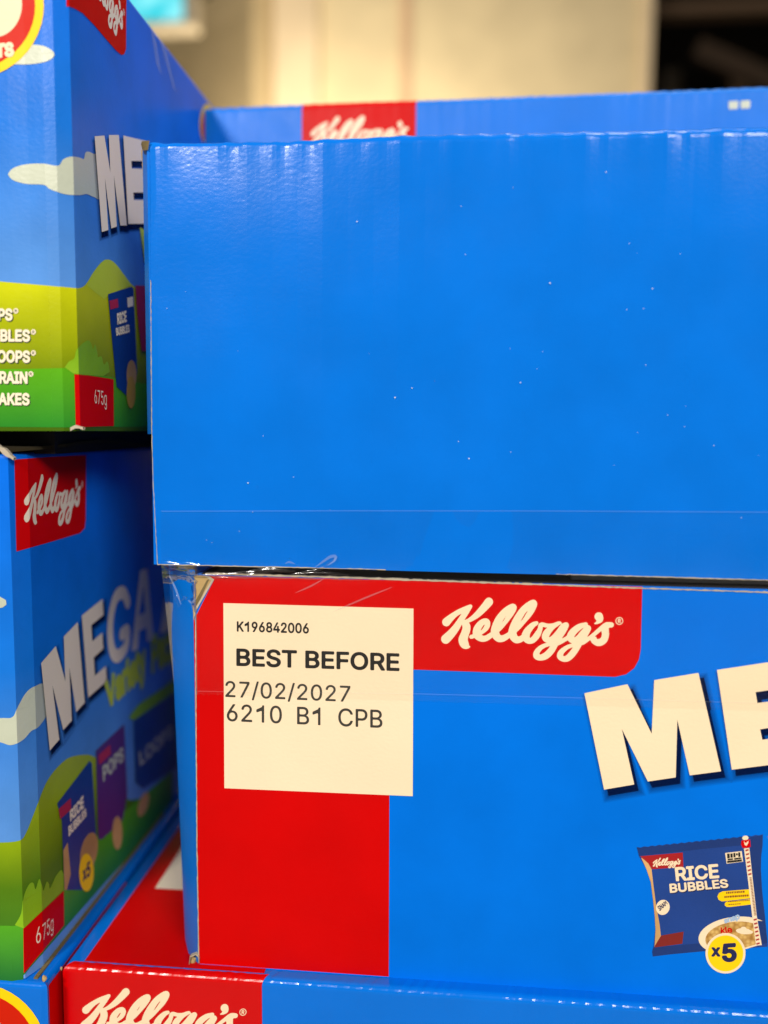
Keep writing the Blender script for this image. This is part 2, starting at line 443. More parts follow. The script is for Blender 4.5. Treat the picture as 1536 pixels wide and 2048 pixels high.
def logo(box, src, dst, mat, layer, parent, reg=True, st=True):
    """script logo placed by three matching points (dst in photograph pixels)"""
    f = affine3(src, [box.st(*d) for d in dst])
    lv, lf = LOGO_FINE if reg else LOGO_COARSE
    V = [box.at(*f(p), layer*.00012) for p in lv]; Fc = [tuple(reversed(t)) for t in lf]
    if reg:
        cx, cy = 1050+1210/6.4, 1200+262/6.4
        for r0, r1 in ((7.6, 6.0),):
            for k in range(24):
                a, b = 2*math.pi*k/24, 2*math.pi*(k+1)/24
                q = [f((cx+r*math.cos(t), cy+r*math.sin(t))) for r, t in ((r0, a), (r0, b), (r1, b), (r1, a))]
                i0 = len(V); V += [box.at(u, v, layer*.00012) for u, v in q]; Fc.append((i0+3, i0+2, i0+1, i0))
        tv, tf = text_mesh('R', .03)
        i0 = len(V); V += [box.at(*f((cx-2.8+5.8*x, cy+4.2-8.4*y)), layer*.00012) for x, y in tv]
        Fc += [tuple(i0+i for i in t) for t in tf]
    return mesh_obj('logo_lettering', V, Fc, mat, parent)

def flute_fn(seed, period, amp, facet, t_fall, n=90):
    rnd = random.Random(seed); h = [rnd.uniform(-1, 1) for _ in range(n)]; g = [rnd.uniform(.05, 1) for _ in range(n)]
    def fn(s, t, box):
        if s > box.cum[1] or s < 0: return 0
        u = s/period; i = int(u) % (n-1); f = u-int(u)
        e = min(1, s/.004, (box.cum[1]-s)/.004)
        v = facet*(h[i]*(1-f)+h[i+1]*f)*min(1, max(0, t)/.01+.3)
        v += facet*6*mnoise.noise(Vector((s*9+seed, t*7, seed*1.7)))+facet*1.2*mnoise.noise(Vector((s*40, t*25, seed)))
        top = math.exp(-max(0, box.H-t)/t_fall)
        v += amp*top*(math.cos(2*math.pi*u)*.5+.5-.5)*g[i]
        if t > box.H+.012: v *= max(0, 1-(t-box.H-.012)/.01)
        return v*e
    return fn

# ------------------------------------------------------------------ setting: floor, walls, ceiling
def plain(name, rgb, rough=.7, scale=6, vary=.08, spec=.3):
    m, nt, b = nodes_of(name); b.inputs['Roughness'].default_value = rough; b.inputs['Specular IOR Level'].default_value = spec
    tc = nt.nodes.new('ShaderNodeTexCoord'); n = nt.nodes.new('ShaderNodeTexNoise'); n.inputs['Scale'].default_value = scale; n.inputs['Detail'].default_value = 5
    nt.links.new(tc.outputs['Object'], n.inputs['Vector'])
    cr = nt.nodes.new('ShaderNodeValToRGB')
    cr.color_ramp.elements[0].position = .3; cr.color_ramp.elements[1].position = .7
    cr.color_ramp.elements[0].color = (*[c*(1-vary) for c in rgb], 1); cr.color_ramp.elements[1].color = (*[c*(1+vary) for c in rgb], 1)
    nt.links.new(n.outputs['Fac'], cr.inputs['Fac']); nt.links.new(cr.outputs['Color'], b.inputs['Base Color'])
    return m
CONC = plain('sealed_concrete', (.22, .2, .17), .5)
PLASTER = plain('cream_wall_paint', (.72, .60, .37), .8)
PLASTER_SHADE = plain('shade_toned_wall_paint', (.56, .44, .25), .8)  # darker copy of the wall paint, the side wall's shade put into it
TRIM = plain('pale_trim_paint', (.78, .63, .42), .7)
PINK = plain('pinkish_joint', (.62, .42, .26), .8)
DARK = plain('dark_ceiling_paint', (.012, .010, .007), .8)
STEEL = plain('dark_steel', (.10, .08, .055), .5)
RUST = plain('brown_steel', (.22, .14, .08), .6)
fl = box_mesh('floor', -4, 6, -4, 9, -.1, 0, CONC); tag(fl, None, None, kind='structure')

WY = 3.2
xa = on_y(640, 100, WY).x; xb = on_y(1298, 100, WY).x; xc = on_y(545, 100, WY-.06).x
wl = thing('wall', ((xa+xb)/2, WY, 0), 'cream painted wall in the bright middle of the blurred background', 'wall')
box_mesh('wall_panel', xc-.02, xb, WY, WY+.12, 0, EYE+2.6, PLASTER, wl)
x1 = on_y(800, 100, WY-.01).x; x2 = on_y(822, 100, WY-.01).x
box_mesh('joint_strip', x1, x2, WY-.012, WY-.0005, 0, EYE+2.6, PINK, wl)
xe = on_y(1286, 100, WY-.03).x
box_mesh('corner_trim', xe, xb+.004, WY-.03, WY-.001, 0, EYE+2.6, TRIM, wl)
col = thing('column', ((xa+xc)/2, WY, 0), 'pale square column beside the cream wall, behind the cartons', 'column')
box_mesh('shaft', xc, xa, WY-.05, WY-.002, 0, EYE+2.6, TRIM, col, bevel=.006)
zt = EYE+(858-6)/F*(WY+.43)
# the side wall that recedes to the left behind the column
L0 = on_y(552, 100, WY); Q = on_z(300, 103, zt); dr = (Vector((Q.x, Q.y))-Vector((L0.x, L0.y)))
P1 = Vector((L0.x, L0.y)); P2 = P1+dr*2.2
nn = Vector((dr.y, -dr.x)).normalized()*-.12
V = [(*P1, 0), (*P2, 0), (*(P2+nn), 0), (*(P1+nn), 0), (*P1, zt), (*P2, zt), (*(P2+nn), zt), (*(P1+nn), zt)]
sw = mesh_obj('side_wall', V, [(0, 1, 5, 4), (1, 2, 6, 5), (2, 3, 7, 6), (3, 0, 4, 7), (4, 5, 6, 7), (3, 2, 1, 0)], PLASTER_SHADE, origin=(P1.x, P1.y, 0))
tag(sw, 'wall with shade painted into its beige under the dark ceiling, left of the pale column', 'wall')
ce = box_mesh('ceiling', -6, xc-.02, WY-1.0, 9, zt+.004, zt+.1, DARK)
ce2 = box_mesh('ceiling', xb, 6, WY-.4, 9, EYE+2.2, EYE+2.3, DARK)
for o in (ce, ce2): tag(o, None, None, kind='structure')

def sm(pts, n=5): return spline(pts, n)
# dark racking beyond the wall's right end
rk = thing('storage_rack', (2.0, 5.2, 0), 'dark steel storage rack in the unlit bay at the upper right', 'rack')
box_mesh('dark_backdrop', xb-.2, 5, 6.0, 6.05, 0, EYE+2.2, plain('painted_bay_dark', (.010, .009, .008), .8), rk)  # near-black backdrop, the bay's lack of light put into its colour
for px, m in ((1345, STEEL), (1480, RUST)):
    x = on_y(px, 80, 5.2).x; box_mesh('post', x-.05, x+.05, 5.15, 5.25, 0, EYE+2.2, m, rk)
zb0 = on_y(1400, 26, 5.1).z
box_mesh('beam', xb+.1, 5, 4.3, 4.4, on_y(1400, 24, 4.3).z, on_y(1400, 24, 4.3).z+.5, RUST, rk)
zb1 = on_y(1400, 108, 5.1).z
box_mesh('beam', xb+.1, 5, 5.05, 5.14, zb1-.06, zb1+.05, STEEL, rk)
a = on_y(1395, 92, 4.6); b = on_y(1600, 182, 4.6)
dirv = (b-a).normalized(); nv = Vector((-dirv.z, 0, dirv.x))*.05
pl = mesh_obj('diagonal_brace', [a+nv, b+nv, b-nv, a-nv]+[p+Vector((0, .06, 0)) for p in (a+nv, b+nv, b-nv, a-nv)],
     [(0, 1, 2, 3), (7, 6, 5, 4), (0, 4, 5, 1), (1, 5, 6, 2), (2, 6, 7, 3), (3, 7, 4, 0)], plain('tan_timber', (.10, .065, .04), .7), rk)

# lit sign at upper left
m, nt, b_ = nodes_of('lit_sign_face')
tc = nt.nodes.new('ShaderNodeTexCoord'); nz = nt.nodes.new('ShaderNodeTexNoise'); nz.inputs['Scale'].default_value = 7
cr = nt.nodes.new('ShaderNodeValToRGB'); cr.color_ramp.elements[0].position = .42; cr.color_ramp.elements[1].position = .6
cr.color_ramp.elements[0].color = (0, .55, .66, 1); cr.color_ramp.elements[1].color = (.30, .88, .95, 1)
nt.links.new(tc.outputs['Object'], nz.inputs['Vector']); nt.links.new(nz.outputs['Fac'], cr.inputs['Fac'])
nt.links.new(cr.outputs['Color'], b_.inputs['Emission Color']); b_.inputs['Emission Strength'].default_value = 1.15
b_.inputs['Base Color'].default_value = (.02, .1, .1, 1)
SY = 2.4
A = on_y(150, -130, SY); B = on_y(389, 50, SY)
sg = thing('lit_sign', ((A.x+B.x)/2, SY, B.z), 'glowing cyan lit sign in a pale frame hanging at the upper left', 'sign')
box_mesh('frame', A.x, B.x, SY, SY+.08, B.z, A.z, plain('sign_frame', (.42, .36, .26), .6), sg, bevel=.008)
C1 = on_y(366, 40, SY-.003)
box_mesh('lit_face', A.x+.03, C1.x, SY-.003, SY-.0005, C1.z, A.z-.03, m, sg)
box_mesh('hanger', (A.x+B.x)/2-.01, (A.x+B.x)/2+.01, SY+.03, SY+.05, A.z, zt+.02, STEEL, sg)

# ------------------------------------------------------------------ the cartons
def X(px, py, y): return on_y(px, py, y).x
GREEN_STACK = 'cartons in the left stack'
MAIN_STACK = 'cartons in the middle stack'
def dy(d): return d-.43          # distance from the camera -> world Y

ZB = on_y(398, 1929, dy(.427)).z      # top of the bottom row
# ---- upper middle carton: plain blue
yU = dy(.425); zU0 = on_y(315, 1129, yU).z; zU1 = on_y(299, 280, yU).z
xU = X(303, 850, yU)
up_box = Carton('cereal_carton', [(xU, yU), (xU+.46, yU), (xU+.46, yU+.17), (xU, yU+.17)], zU0, zU1-zU0,
    'plain blue carton face on top of the middle stack, glossy and unprinted', group=MAIN_STACK, r=.004,
    flute=flute_fn(3, .0126, .0006, .00027, .010))
H = up_box.H
up_box.body(BLUE, .0021, extra=[H*k/14 for k in range(1, 14)]+[H-.004-k*.0035 for k in range(1, 7)]+[H+.004, H+.01, H+.02, H+.03])
# side panel glimpsed at its left edge, cut board edges
def strip(box, name, quad, depth0, depth1, mat, n=10):
    """narrow board panel turning away at a corner: quad = outer top, inner top, inner bottom, outer bottom (pixels)"""
    V = []; Fc = []
    for k in range(n+1):
        u = k/n; q0 = [quad[0][i]*(1-u)+quad[3][i]*u for i in (0, 1)]; q1 = [quad[1][i]*(1-u)+quad[2][i]*u for i in (0, 1)]
        a = on_y(*q0, depth1); b = on_y(*q1, depth0); mid = (a+b)/2+Vector((-.0012, -.0022, 0))*min(1, (a-b).length/.012)
        V += [a, mid, b]
    for k in range(n):
        for j in (0, 1): Fc.append((k*3+j, k*3+3+j, k*3+4+j, k*3+1+j))
    o = mesh_obj(name, V, Fc, mat, box.root, True)
    return o
strip(up_box, 'side_panel', [(286, 296), (299.5, 290), (303.5, 868), (302, 868)], yU, yU+.02, BLUE_SIDE)
def ragged(box, name, pts, width, y, mat, seed, amp=.5):
    """thin irregular cut edge of the board along a pixel polyline"""
    rnd = random.Random(seed); V = []; Fc = []; P = []
    for (a, b) in zip(pts, pts[1:]):
        k = max(2, int(math.hypot(b[0]-a[0], b[1]-a[1])/7)); P += [(a[0]+(b[0]-a[0])*i/k, a[1]+(b[1]-a[1])*i/k) for i in range(k)]
    P.append(pts[-1])
    dx, dy_ = pts[-1][0]-pts[0][0], pts[-1][1]-pts[0][1]; l = math.hypot(dx, dy_); nx, ny = -dy_/l, dx/l
    for p in P:
        w0 = width*(1+amp*rnd.uniform(-1, 1))/2; j = rnd.uniform(-.4, .4)
        a = on_y(p[0]+nx*(w0+j), p[1]+ny*(w0+j), y); b = on_y(p[0]-nx*(w0-j), p[1]-ny*(w0-j), y)
        V += [a, b, a+Vector((0, .0025, 0)), b+Vector((0, .0025, 0))]
    for i in range(len(P)-1):
        k = i*4; Fc += [(k, k+4, k+5, k+1), (k+2, k+3, k+7, k+6), (k, k+2, k+6, k+4), (k+1, k+5, k+7, k+3)]
    return mesh_obj(name, V, Fc, mat, box.root)
ragged(up_box, 'cut_edge', [(301.2, 560), (303.5, 868), (306, 960), (310, 1040), (315, 1129)], 1.2, yU-.0003, EDGE, 1)
ragged(up_box, 'cut_edge', [(315, 1129), (700, 1137.5), (1140, 1149), (1620, 1163)], 1.4, yU-.0003, EDGE, 2)
# worn open corner at the top left
strip(up_box, 'worn_corner', [(282, 288), (299, 281), (296, 300), (286, 306)], yU-.001, yU+.006, KRAFT_DARK, 4)
ragged(up_box, 'cut_edge', [(284, 300), (288, 380), (296, 560), (301, 760)], 2.4, yU+.016, KRAFT, 5)
# dust and scuffs
V = []; Fc = []; rnd = random.Random(21)
sp = [(1100, 566), (1305, 577), (1041, 765), (938, 917), (496, 966), (790, 795), (714, 443), (1364, 320), (824, 776), (1212, 344), (1254, 619), (1287, 617), (1335, 830), (1369, 853), (1020, 697), (1074, 737), (917, 883), (507, 1092), (660, 1020), (413, 1080), (424, 1085), (1428, 891), (1275, 865), (505, 1024)]
sp += [(rnd.uniform(330, 1520), rnd.uniform(320, 1120)) for _ in range(26)]
for i, (x, y) in enumerate(sp):
    r0 = rnd.uniform(1.2, 2.0) if i < 10 else rnd.uniform(.5, 1.0); a0 = rnd.uniform(0, 3); e = rnd.uniform(.5, 1)
    poly = [(x+r0*math.cos(a0+k*1.257)*(1 if k % 2 else e), y+r0*math.sin(a0+k*1.257)*e) for k in range(5)]
    i0 = len(V); V += [on_y(*p, yU-.0006) for p in poly]; Fc.append(tuple(range(i0, i0+5)))
du = mesh_obj('dust', V, Fc, DUST, up_box.root); du['kind'] = 'stuff'

# ---- lower middle carton: red corner with logo and date label
yL = dy(.427); zL1 = on_y(420, 1150, yL).z
xL = X(394, 1500, yL)
lo = Carton('cereal_carton', [(xL, yL), (xL+.46, yL), (xL+.46, yL+.17), (xL, yL+.17)], ZB, zL1-ZB,
    'blue and red carton with a cream date label, under the plain blue carton', group=MAIN_STACK, r=.0002)
lo.body(BLUE_LOW)
strip(lo, 'side_panel', [(337, 1126), (390, 1140), (397, 1926), (372, 1919)], yL-.0002, yL+.022, BLUE_SIDE)
rp = lo.art('logo_panel', [[(387.5, 1241), (428, 1160), (416, 1144), (700, 1152), (1284.5, 1172.5), (1281.5, 1298), (1278, 1318), (1268.5, 1336), (1252, 1348.5), (1230, 1353.5), (800, 1338), (779.5, 1338), (777.5, 1953), (398, 1927)]], RED, 1)
logo(lo, [(0, 0), (1, 0), (0, 1)], [(0, 0), (1, 0), (0, 1)], CREAM, 2, rp) if False else None
def logo_exact(box, mat, layer, parent):
    src = [(890, 1210), (1240, 1210), (890, 1330)]
    return logo(box, src, src, mat, layer, parent)
logo_exact(lo, CREAM, 2.2, rp)
dl = lo.art('date_label', [[(447, 1206), (827, 1217), (825.5, 1592), (449, 1576)]], PAPER, 2)
dl['label'] = 'cream best before label'
lo.letters('code_lettering', 'K196842006', [(474, 1242), (618, 1246), (618, 1267), (474, 1263)], INK, 3, .022, dl)
lo.letters('code_lettering', 'BEST BEFORE', [(473, 1296), (799, 1306), (799, 1342.5), (473, 1332)], INK, 3, .022, dl)
lo.letters('code_lettering', '27/02/2027', [(451, 1360), (701, 1370), (700, 1408), (451, 1398)], JET, 3, .006, dl, space=1.02)
lo.letters('code_lettering', '6210  B1  CPB', [(454, 1407), (765, 1419), (765, 1456), (454, 1442)], JET, 3, .006, dl)
# MEGA title
def z8(pts): return [(840+x/2.207, 1140+y/2.207) for x, y in pts]
M_ = z8([(725, 543), (915, 503), (1022, 722), (1033, 485), (1228, 453), (1328, 887), (1190, 905), (1135, 660), (1128, 914), (1005, 932), (890, 700), (945, 945), (812, 968)])
E_ = z8([(1310, 440), (1590, 398), (1604, 492), (1606, 520), (1480, 538), (1488, 586), (1612, 570), (1625, 682), (1500, 702), (1510, 748), (1640, 730), (1655, 845), (1375, 880)])
G_ = [(1690, 1370), (1650, 1345), (1600, 1360), (1580, 1420), (1592, 1480), (1640, 1500), (1690, 1480), (1694, 1440), (1650, 1440)]
def soft_print(name, rgb, alpha):
    m, nt, b = nodes_of(name); b.inputs['Base Color'].default_value = (*rgb, 1); b.inputs['Alpha'].default_value = alpha
    b.inputs['Roughness'].default_value = .5; b.inputs['Specular IOR Level'].default_value = 0.1
    return m
SHADE = soft_print('navy_halftone', (.002, .018, .12), .12)
def drop_print(box, polys, dx, dy_, spread, parent, layer=1.1, n=9, st=False):
    V = []
    bm = bmesh.new(); zs = []
    for k in range(n):
        d = spread*(1-2*k/(n-1))
        for p in polys:
            q = [(x+dx, y+dy_) for x, y in expand(p, d)]
            i0 = len(bm.verts)
            qq = [box.st(*t) for t in q]
            box.fill(bm, qq); bm.verts.ensure_lookup_table()
            for v in bm.verts[i0:]: v.co.z = k*1e-9; zs.append(k)
    lev = list(zs)
    bm.verts.index_update()
    for f in bm.faces:
        f.normal_update()
        if f.normal.z < 0: f.normal_flip()
    V = [box.at(v.co.x, v.co.y, (layer+lev[v.index]*.1)*.00012) for v in bm.verts]
    Fc = [tuple(v.index for v in f.verts) for f in bm.faces]; bm.free()
    return mesh_obj('printed_shadow', V, Fc, SHADE, parent)
tl = lo.art('title_letter', [M_], CREAM, 3.4); te = lo.art('title_letter', [E_], CREAM, 3.4)
drop_print(lo, [M_], 9, 13, 12, tl, 1.2); drop_print(lo, [E_], 9, 13, 12, te, 1.25)
lo.strokes('title_letter', [[(*lo.st(x, y), .0105) for x, y in [(a+62, b-14) for a, b in G_]]], CREAM, 3.4, .0007)
lo.art('title_letter', [[(x+75, y-20) for x, y in ((1735, 1490), (1775, 1310), (1825, 1305), (1875, 1475), (1828, 1480), (1818, 1440), (1785, 1445), (1780, 1485))]], CREAM, 3.4)

# printed snack bag
def zb(pts): return [(1270+x/5.774, 1660+y/5.774) for x, y in pts]
top = [(20+i*1455/34, 200-i*150/34+(6 if i % 2 else -4)) for i in range(35)]
bag = lo.art('bag_print', [zb(top+[(1472, 170), (1456, 300), (1452, 450), (1466, 700), (1500, 1000), (1530, 1300), (1530, 1345), (1400, 1355), (1200, 1370), (700, 1405), (440, 1430), (205, 1458), (198, 1400), (212, 1350), (234, 1150), (226, 1000), (206, 800), (180, 600), (130, 450), (45, 300)])], BAG_BLUE, 1.5, sub=3)
lo.art('seal_band', [zb(top[:30]+[(1236, 175), (800, 215), (45, 300)])], BAG_DARK, 1.8, bag)
lo.art('seal_band', [zb([(1330, 80), (1475, 55), (1472, 170), (1456, 300), (1452, 450), (1466, 700), (1500, 1000), (1525, 1300), (1462, 1320), (1400, 900), (1330, 300)])], BAG_DARK, 1.8, bag)
lo.art('seal_band', [zb([(212, 1350), (470, 1330), (800, 1300), (820, 1395), (440, 1430), (205, 1458), (198, 1400)])], BAG_DARK, 1.8, bag)
lo.art('gusset_print', [zb([(70, 318), (130, 345), (190, 450), (212, 640), (240, 850), (285, 1100), (305, 1290), (225, 1345), (236, 1150), (228, 1000), (208, 800), (182, 600), (132, 450)])], TAN, 2.0, bag)
br = lo.art('bag_logo_panel', [zb([(58, 300), (550, 257), (558, 425), (195, 450), (150, 380)])], printed('bag_red_print', (.36, .006, .008), .35), 2.3, bag)
f = affine3([(885, 1243), (1230, 1247), (980, 1197)], zb([(205, 375), (528, 345), (290, 315)]))
src = [(885, 1243), (1230, 1247), (980, 1197)]
logo(lo, src, zb([(205, 375), (528, 348), (290, 318)]), CREAM, 2.8, br, reg=False)
lo.letters('bag_lettering', 'RICE', zb([(470, 432), (945, 392), (958, 555), (488, 592)]), NAVY, 2.7, .025, bag)
lo.letters('bag_lettering', 'RICE', zb([(455, 424), (955, 384), (972, 552), (472, 590)]), CREAM, 3.4, .028, bag)
lo.letters('bag_lettering', 'BUBBLES', zb([(403, 624), (1070, 570), (1090, 672), (412, 736)]), NAVY, 2.7, .03, bag)
lo.letters('bag_lettering', 'BUBBLES', zb([(393, 616), (1060, 558), (1080, 660), (402, 724)]), CREAM, 3.4, .028, bag)
wb = lo.art('rating_print', [zb([(1038, 262), (1230, 240), (1246, 362), (1056, 386)])], CREAM, 2.6, bag)
bits = [zb([(x, y), (x+w_, y-w_*.11), (x+w_+3, y+h_), (x+3, y+h_+w_*.11)]) for x, y, w_, h_ in ((1060, 270, 30, 50), (1098, 268, 26, 46), (1132, 262, 24, 48), (1162, 266, 20, 22), (1188, 255, 24, 50), (1066, 328, 62, 12), (1140, 320, 84, 9), (1060, 352, 170, 6))]
lo.art('rating_marks', bits, INK, 3.2, bag)
for pill, ly in (([(1330, 680), (1010, 705), (968, 725), (950, 765), (962, 800), (1000, 822), (1040, 818), (1336, 785)], 0), ([(1336, 795), (1060, 822), (1036, 840), (1034, 866), (1056, 884), (1090, 886), (1340, 856)], 1)):
    lo.art('banner_print', [zb(pill)], YELLOW, 2.2+ly*.1, bag)
BROWN = printed('brown_ink', (.22, .06, .01), .5)
ln = []
for y0, x0_, x1_, hh in ((712, 1050, 1250, 22), (757, 1030, 1290, 22), (820, 1070, 1310, 9), (852, 1075, 1200, 9)):
    x = x0_
    rnd2 = random.Random(y0)
    while x < x1_:
        w_ = rnd2.uniform(10, 24); yy = y0-(x-1030)*.07
        ln.append(zb([(x, yy), (x+w_, yy-w_*.07), (x+w_, yy+hh), (x, yy+hh)])); x += w_+7
lo.art('banner_marks', ln, BROWN, 3.0, bag)
lo.art('stripe_print', [zb([(1256, 210), (1318, 204), (1352, 520), (1405, 1000), (1462, 1325), (1395, 1330), (1352, 1000), (1296, 520)])], CREAM, 2.5, bag)
lo.art('stripe_pattern', [zb([(1262+t*.118+8, 225+t), (1308+t*.118, 240+t-26), (1312+t*.118, 252+t-20), (1268+t*.118+8, 238+t+6)]) for t in list(range(0, 310, 46))+list(range(800, 1080, 46))], printed('stripe_red', (.4, .03, .03), .4), 3.1, bag)
lo.art('stripe_pattern', [zb([(1318+t*.128, 545+t), (1342+t*.128, 541+t), (1344+t*.128, 541+t+9), (1320+t*.128, 545+t+9)]) for t in range(0, 440, 17)], BROWN, 3.1, bag)
lo.art('tab_print', [zb([(1228, 118), (1326, 104), (1334, 190), (1300, 203), (1240, 204), (1222, 160)])], RED, 2.7, bag)
lo.art('tab_print', [zb(ellipse(1272, 88, 36, 26, -.1))], CREAM, 2.6, bag)
lo.art('tab_marks', [zb([(1255, 125), (1275, 150), (1310, 118), (1304, 150), (1282, 180), (1262, 165)])], CREAM, 3.1, bag)
# printed bowl of cereal
cl = [zb(ellipse(1150, 1215, 420, 215, -.12, 60, math.pi*.72, math.pi*1.80)+[(1395, 1040), (1440, 1322), (1180, 1400), (800, 1400)])]
bowl = lo.art('bowl_print', cl, CREAM, 2.1, bag, sub=4)
m, nt, b_ = nodes_of('cereal_print'); b_.inputs['Roughness'].default_value = .4
tc, n_ = grain(nt, b_, strength=.1)
vo = nt.nodes.new('ShaderNodeTexVoronoi'); vo.inputs['Scale'].default_value = 420; nt.links.new(tc.outputs['Object'], vo.inputs['Vector'])
cr = nt.nodes.new('ShaderNodeValToRGB'); cr.color_ramp.elements[0].color = (.78, .52, .16, 1); cr.color_ramp.elements[1].color = (.36, .17, .03, 1); cr.color_ramp.elements[1].position = .8
nt.links.new(vo.outputs['Distance'], cr.inputs['Fac']); nt.links.new(cr.outputs['Color'], b_.inputs['Base Color'])
lo.art('cereal_print', [zb(ellipse(1160, 1240, 350, 185, -.10, 50, math.pi*.80, math.pi*1.77)+[(1385, 1130), (1402, 1315), (1180, 1380), (840, 1390)])], m, 2.4, bag, sub=4)
lo.art('milk_splash_print', [zb(ellipse(1255, 1165, 92, 34, .1)), zb(ellipse(1250, 1150, 40, 38)), zb(ellipse(1320, 1175, 40, 20))], CREAM, 2.8, bag)
lo.letters('bag_lettering', 'snap', zb([(1022, 1030), (1200, 965), (1215, 1040), (1035, 1090)]), printed('pale_blue_print', (.35, .5, .7), .4), 3.0, .04, bag)
lo.letters('bag_lettering', 'kle', zb([(985, 1120), (1110, 1105), (1125, 1180), (990, 1195)]), RED, 3.0, .03, bag)
lo.art('speech_print', [zb(ellipse(320, 890, 78, 88, .3))], CREAM, 2.4, bag)
lo.letters('bag_lettering', 'SNAP!', zb([(252, 880), (350, 812), (378, 850), (285, 935)]), NAVY, 3.0, .03, bag)
lo.art('corner_print', [zb([(300, 1215), (560, 1170), (545, 1310), (225, 1352), (230, 1330)])], printed('maroon_print', (.2, .012, .008), .4), 2.3, bag)
# count badge
bd = lo.art('count_badge', [ellipse(1450.5, 1905.5, 40, 40.5)], CREAM, 3.5)
lo.art('badge_disc', [ellipse(1450.5, 1905.5, 35.5, 36)], YELLOW, 4.2, bd)
lo.letters('badge_lettering', 'x', [(1422, 1893), (1440, 1893), (1440, 1912), (1422, 1912)], NAVY, 4.9, .04, bd)
lo.letters('badge_lettering', '5', [(1443, 1886), (1473, 1884), (1473, 1923), (1443, 1923)], NAVY, 4.9, .04, bd)
lo.art('bag_print', [[(1535, 1672), (1560, 1668), (1600, 1850), (1545, 1840), (1548, 1700)]], CRIMSON, 1.5)

ragged(lo, 'cut_edge', [(410, 1147.5), (700, 1156), (1140, 1171), (1284, 1176.5)], 2.4, yL-.0004, EDGE, 8)
ragged(lo, 'cut_edge', [(1284, 1176.5), (1620, 1187.5)], 2.4, yL-.0004, EDGE, 9)
ragged(lo, 'cut_edge', [(391, 1225), (391.5, 1400), (394, 1700), (397.5, 1926)], 1.8, yL-.0004, EDGE, 10)
box_mesh('gap_shade_sheet', xL+.003, xL+.455, yL+.0014, yL+.16, zL1-.0004, zL1+.0004, plain('painted_gap_shade', (.012, .012, .016), .8), lo.root)  # dark sheet added over the carton top to paint the gap's shade
tcn = lo.art('torn_corner', [[(389, 1146), (417, 1147), (428.5, 1158.5), (391, 1224), (386.5, 1241)]], KRAFT, 1.6)
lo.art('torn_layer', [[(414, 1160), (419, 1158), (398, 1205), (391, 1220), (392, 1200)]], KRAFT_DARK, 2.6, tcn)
lo.art('torn_layer', [[(408, 1147), (417, 1147), (429, 1158.5), (419, 1176), (393, 1220), (389, 1236), (391, 1216), (423, 1161)]], EDGE, 4.5, tcn)
# crushed bottom corner
def nub(box, name, px, py, y, r, mat):
    c = on_y(px, py, y); V = []; Fc = []; n = 10
    rnd = random.Random(int(px*7)); rings = []
    for i in range(5):
        a = math.pi*i/4; ring = []
        for k in range(n):
            t = 2*math.pi*k/n; j = 1+rnd.uniform(-.22, .22)
            ring.append(len(V)); V.append(c+Vector((math.cos(t)*math.sin(a)*r*j*.75, -math.cos(a)*r*.7, math.sin(t)*math.sin(a)*r*j)))
        rings.append(ring)
    for i in range(4):
        for k in range(n): Fc.append((rings[i][k], rings[i][(k+1) % n], rings[i+1][(k+1) % n], rings[i+1][k]))
    return mesh_obj(name, V, Fc, mat, box.root)
nub(lo, 'crushed_corner', 386, 1922, yL+.002, .0028, KRAFT)
ragged(lo, 'cut_edge', [(378, 1930), (380, 1914), (391, 1909), (398, 1915), (397, 1927)], 3, yL-.0012, EDGE, 31)
# flap seen through the gap between the two cartons; it carries the upper one
zg = on_y(700, 1147, yL+.05).z
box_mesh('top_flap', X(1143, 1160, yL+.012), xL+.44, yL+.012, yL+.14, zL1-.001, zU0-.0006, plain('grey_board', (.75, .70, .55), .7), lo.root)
box_mesh('top_flap', xL+.02, X(1135, 1160, yL+.06), yL+.06, yL+.14, zL1-.001, zU0-.0006, plain('gap_shade_board', (.02, .02, .03), .7), lo.root)  # flap coloured near-black, shade of the gap painted in

# ---- bottom middle carton
yB = on_z(300, 1944, ZB).y
xB = X(127, 1990, yB)
bo = Carton('cereal_carton', [(xB, yB), (xB+.62, yB), (xB+.62, yB+.30), (xB, yB+.30)], 0, ZB,
    'red and blue carton at the bottom middle, red top showing beside the gap', group=MAIN_STACK, r=.0035,
    flute=flute_fn(11, .0068, .00042, .00008, .004, 120))
H = bo.H
lv = [H-.0035-k*.003 for k in range(1, 5)]+[H+.003, H+.006, H+.012, H+.02]
bo.body(BLUE, .0017, extra=lv)
tt = bo.tlevels(lv); tt = [t for t in tt if t > 0]; tt = [H-.10]+tt
sx = bo.st(524, 2000)[0]
ss = [sx*k/70 for k in range(71)]
rp2 = bo.grid('logo_panel', ss, [t for t in tt if t < H+.005], RED_GLOSS, .00015)
src = [(885.6, 1243.8), (1239, 1241), (980, 1199.5)]
logo(bo, src, [(166, 2019), (486, 2024), (253, 1980)], CREAM, 2.5, rp2)
def flat_top(box, name, pts, mat, layer, parent=None):
    V = [on_z(x, y, box.z0+box.H)+Vector((0, 0, layer*.00012)) for x, y in pts]
    return mesh_obj(name, V, [tuple(range(len(V)))], mat, parent or box.root)
zT = ZB
yf = yB+.0050
XR = xB+sx
tv = [(xB+.010, yf), (XR, yf), (XR, yB+.29), (xB+.010, yB+.29)]
tp = mesh_obj('top_panel', [(x, y, zT+.0003) for x, y in tv], [(0, 1, 2, 3)], RED, bo.root)
flat_top(bo, 'top_lettering', [(310, 1778), (366, 1781), (366, 1690), (358, 1705)], WHITE, 4, tp)
nub(bo, 'crushed_corner', 122, 1937, yB+.003, .0012, KRAFT)

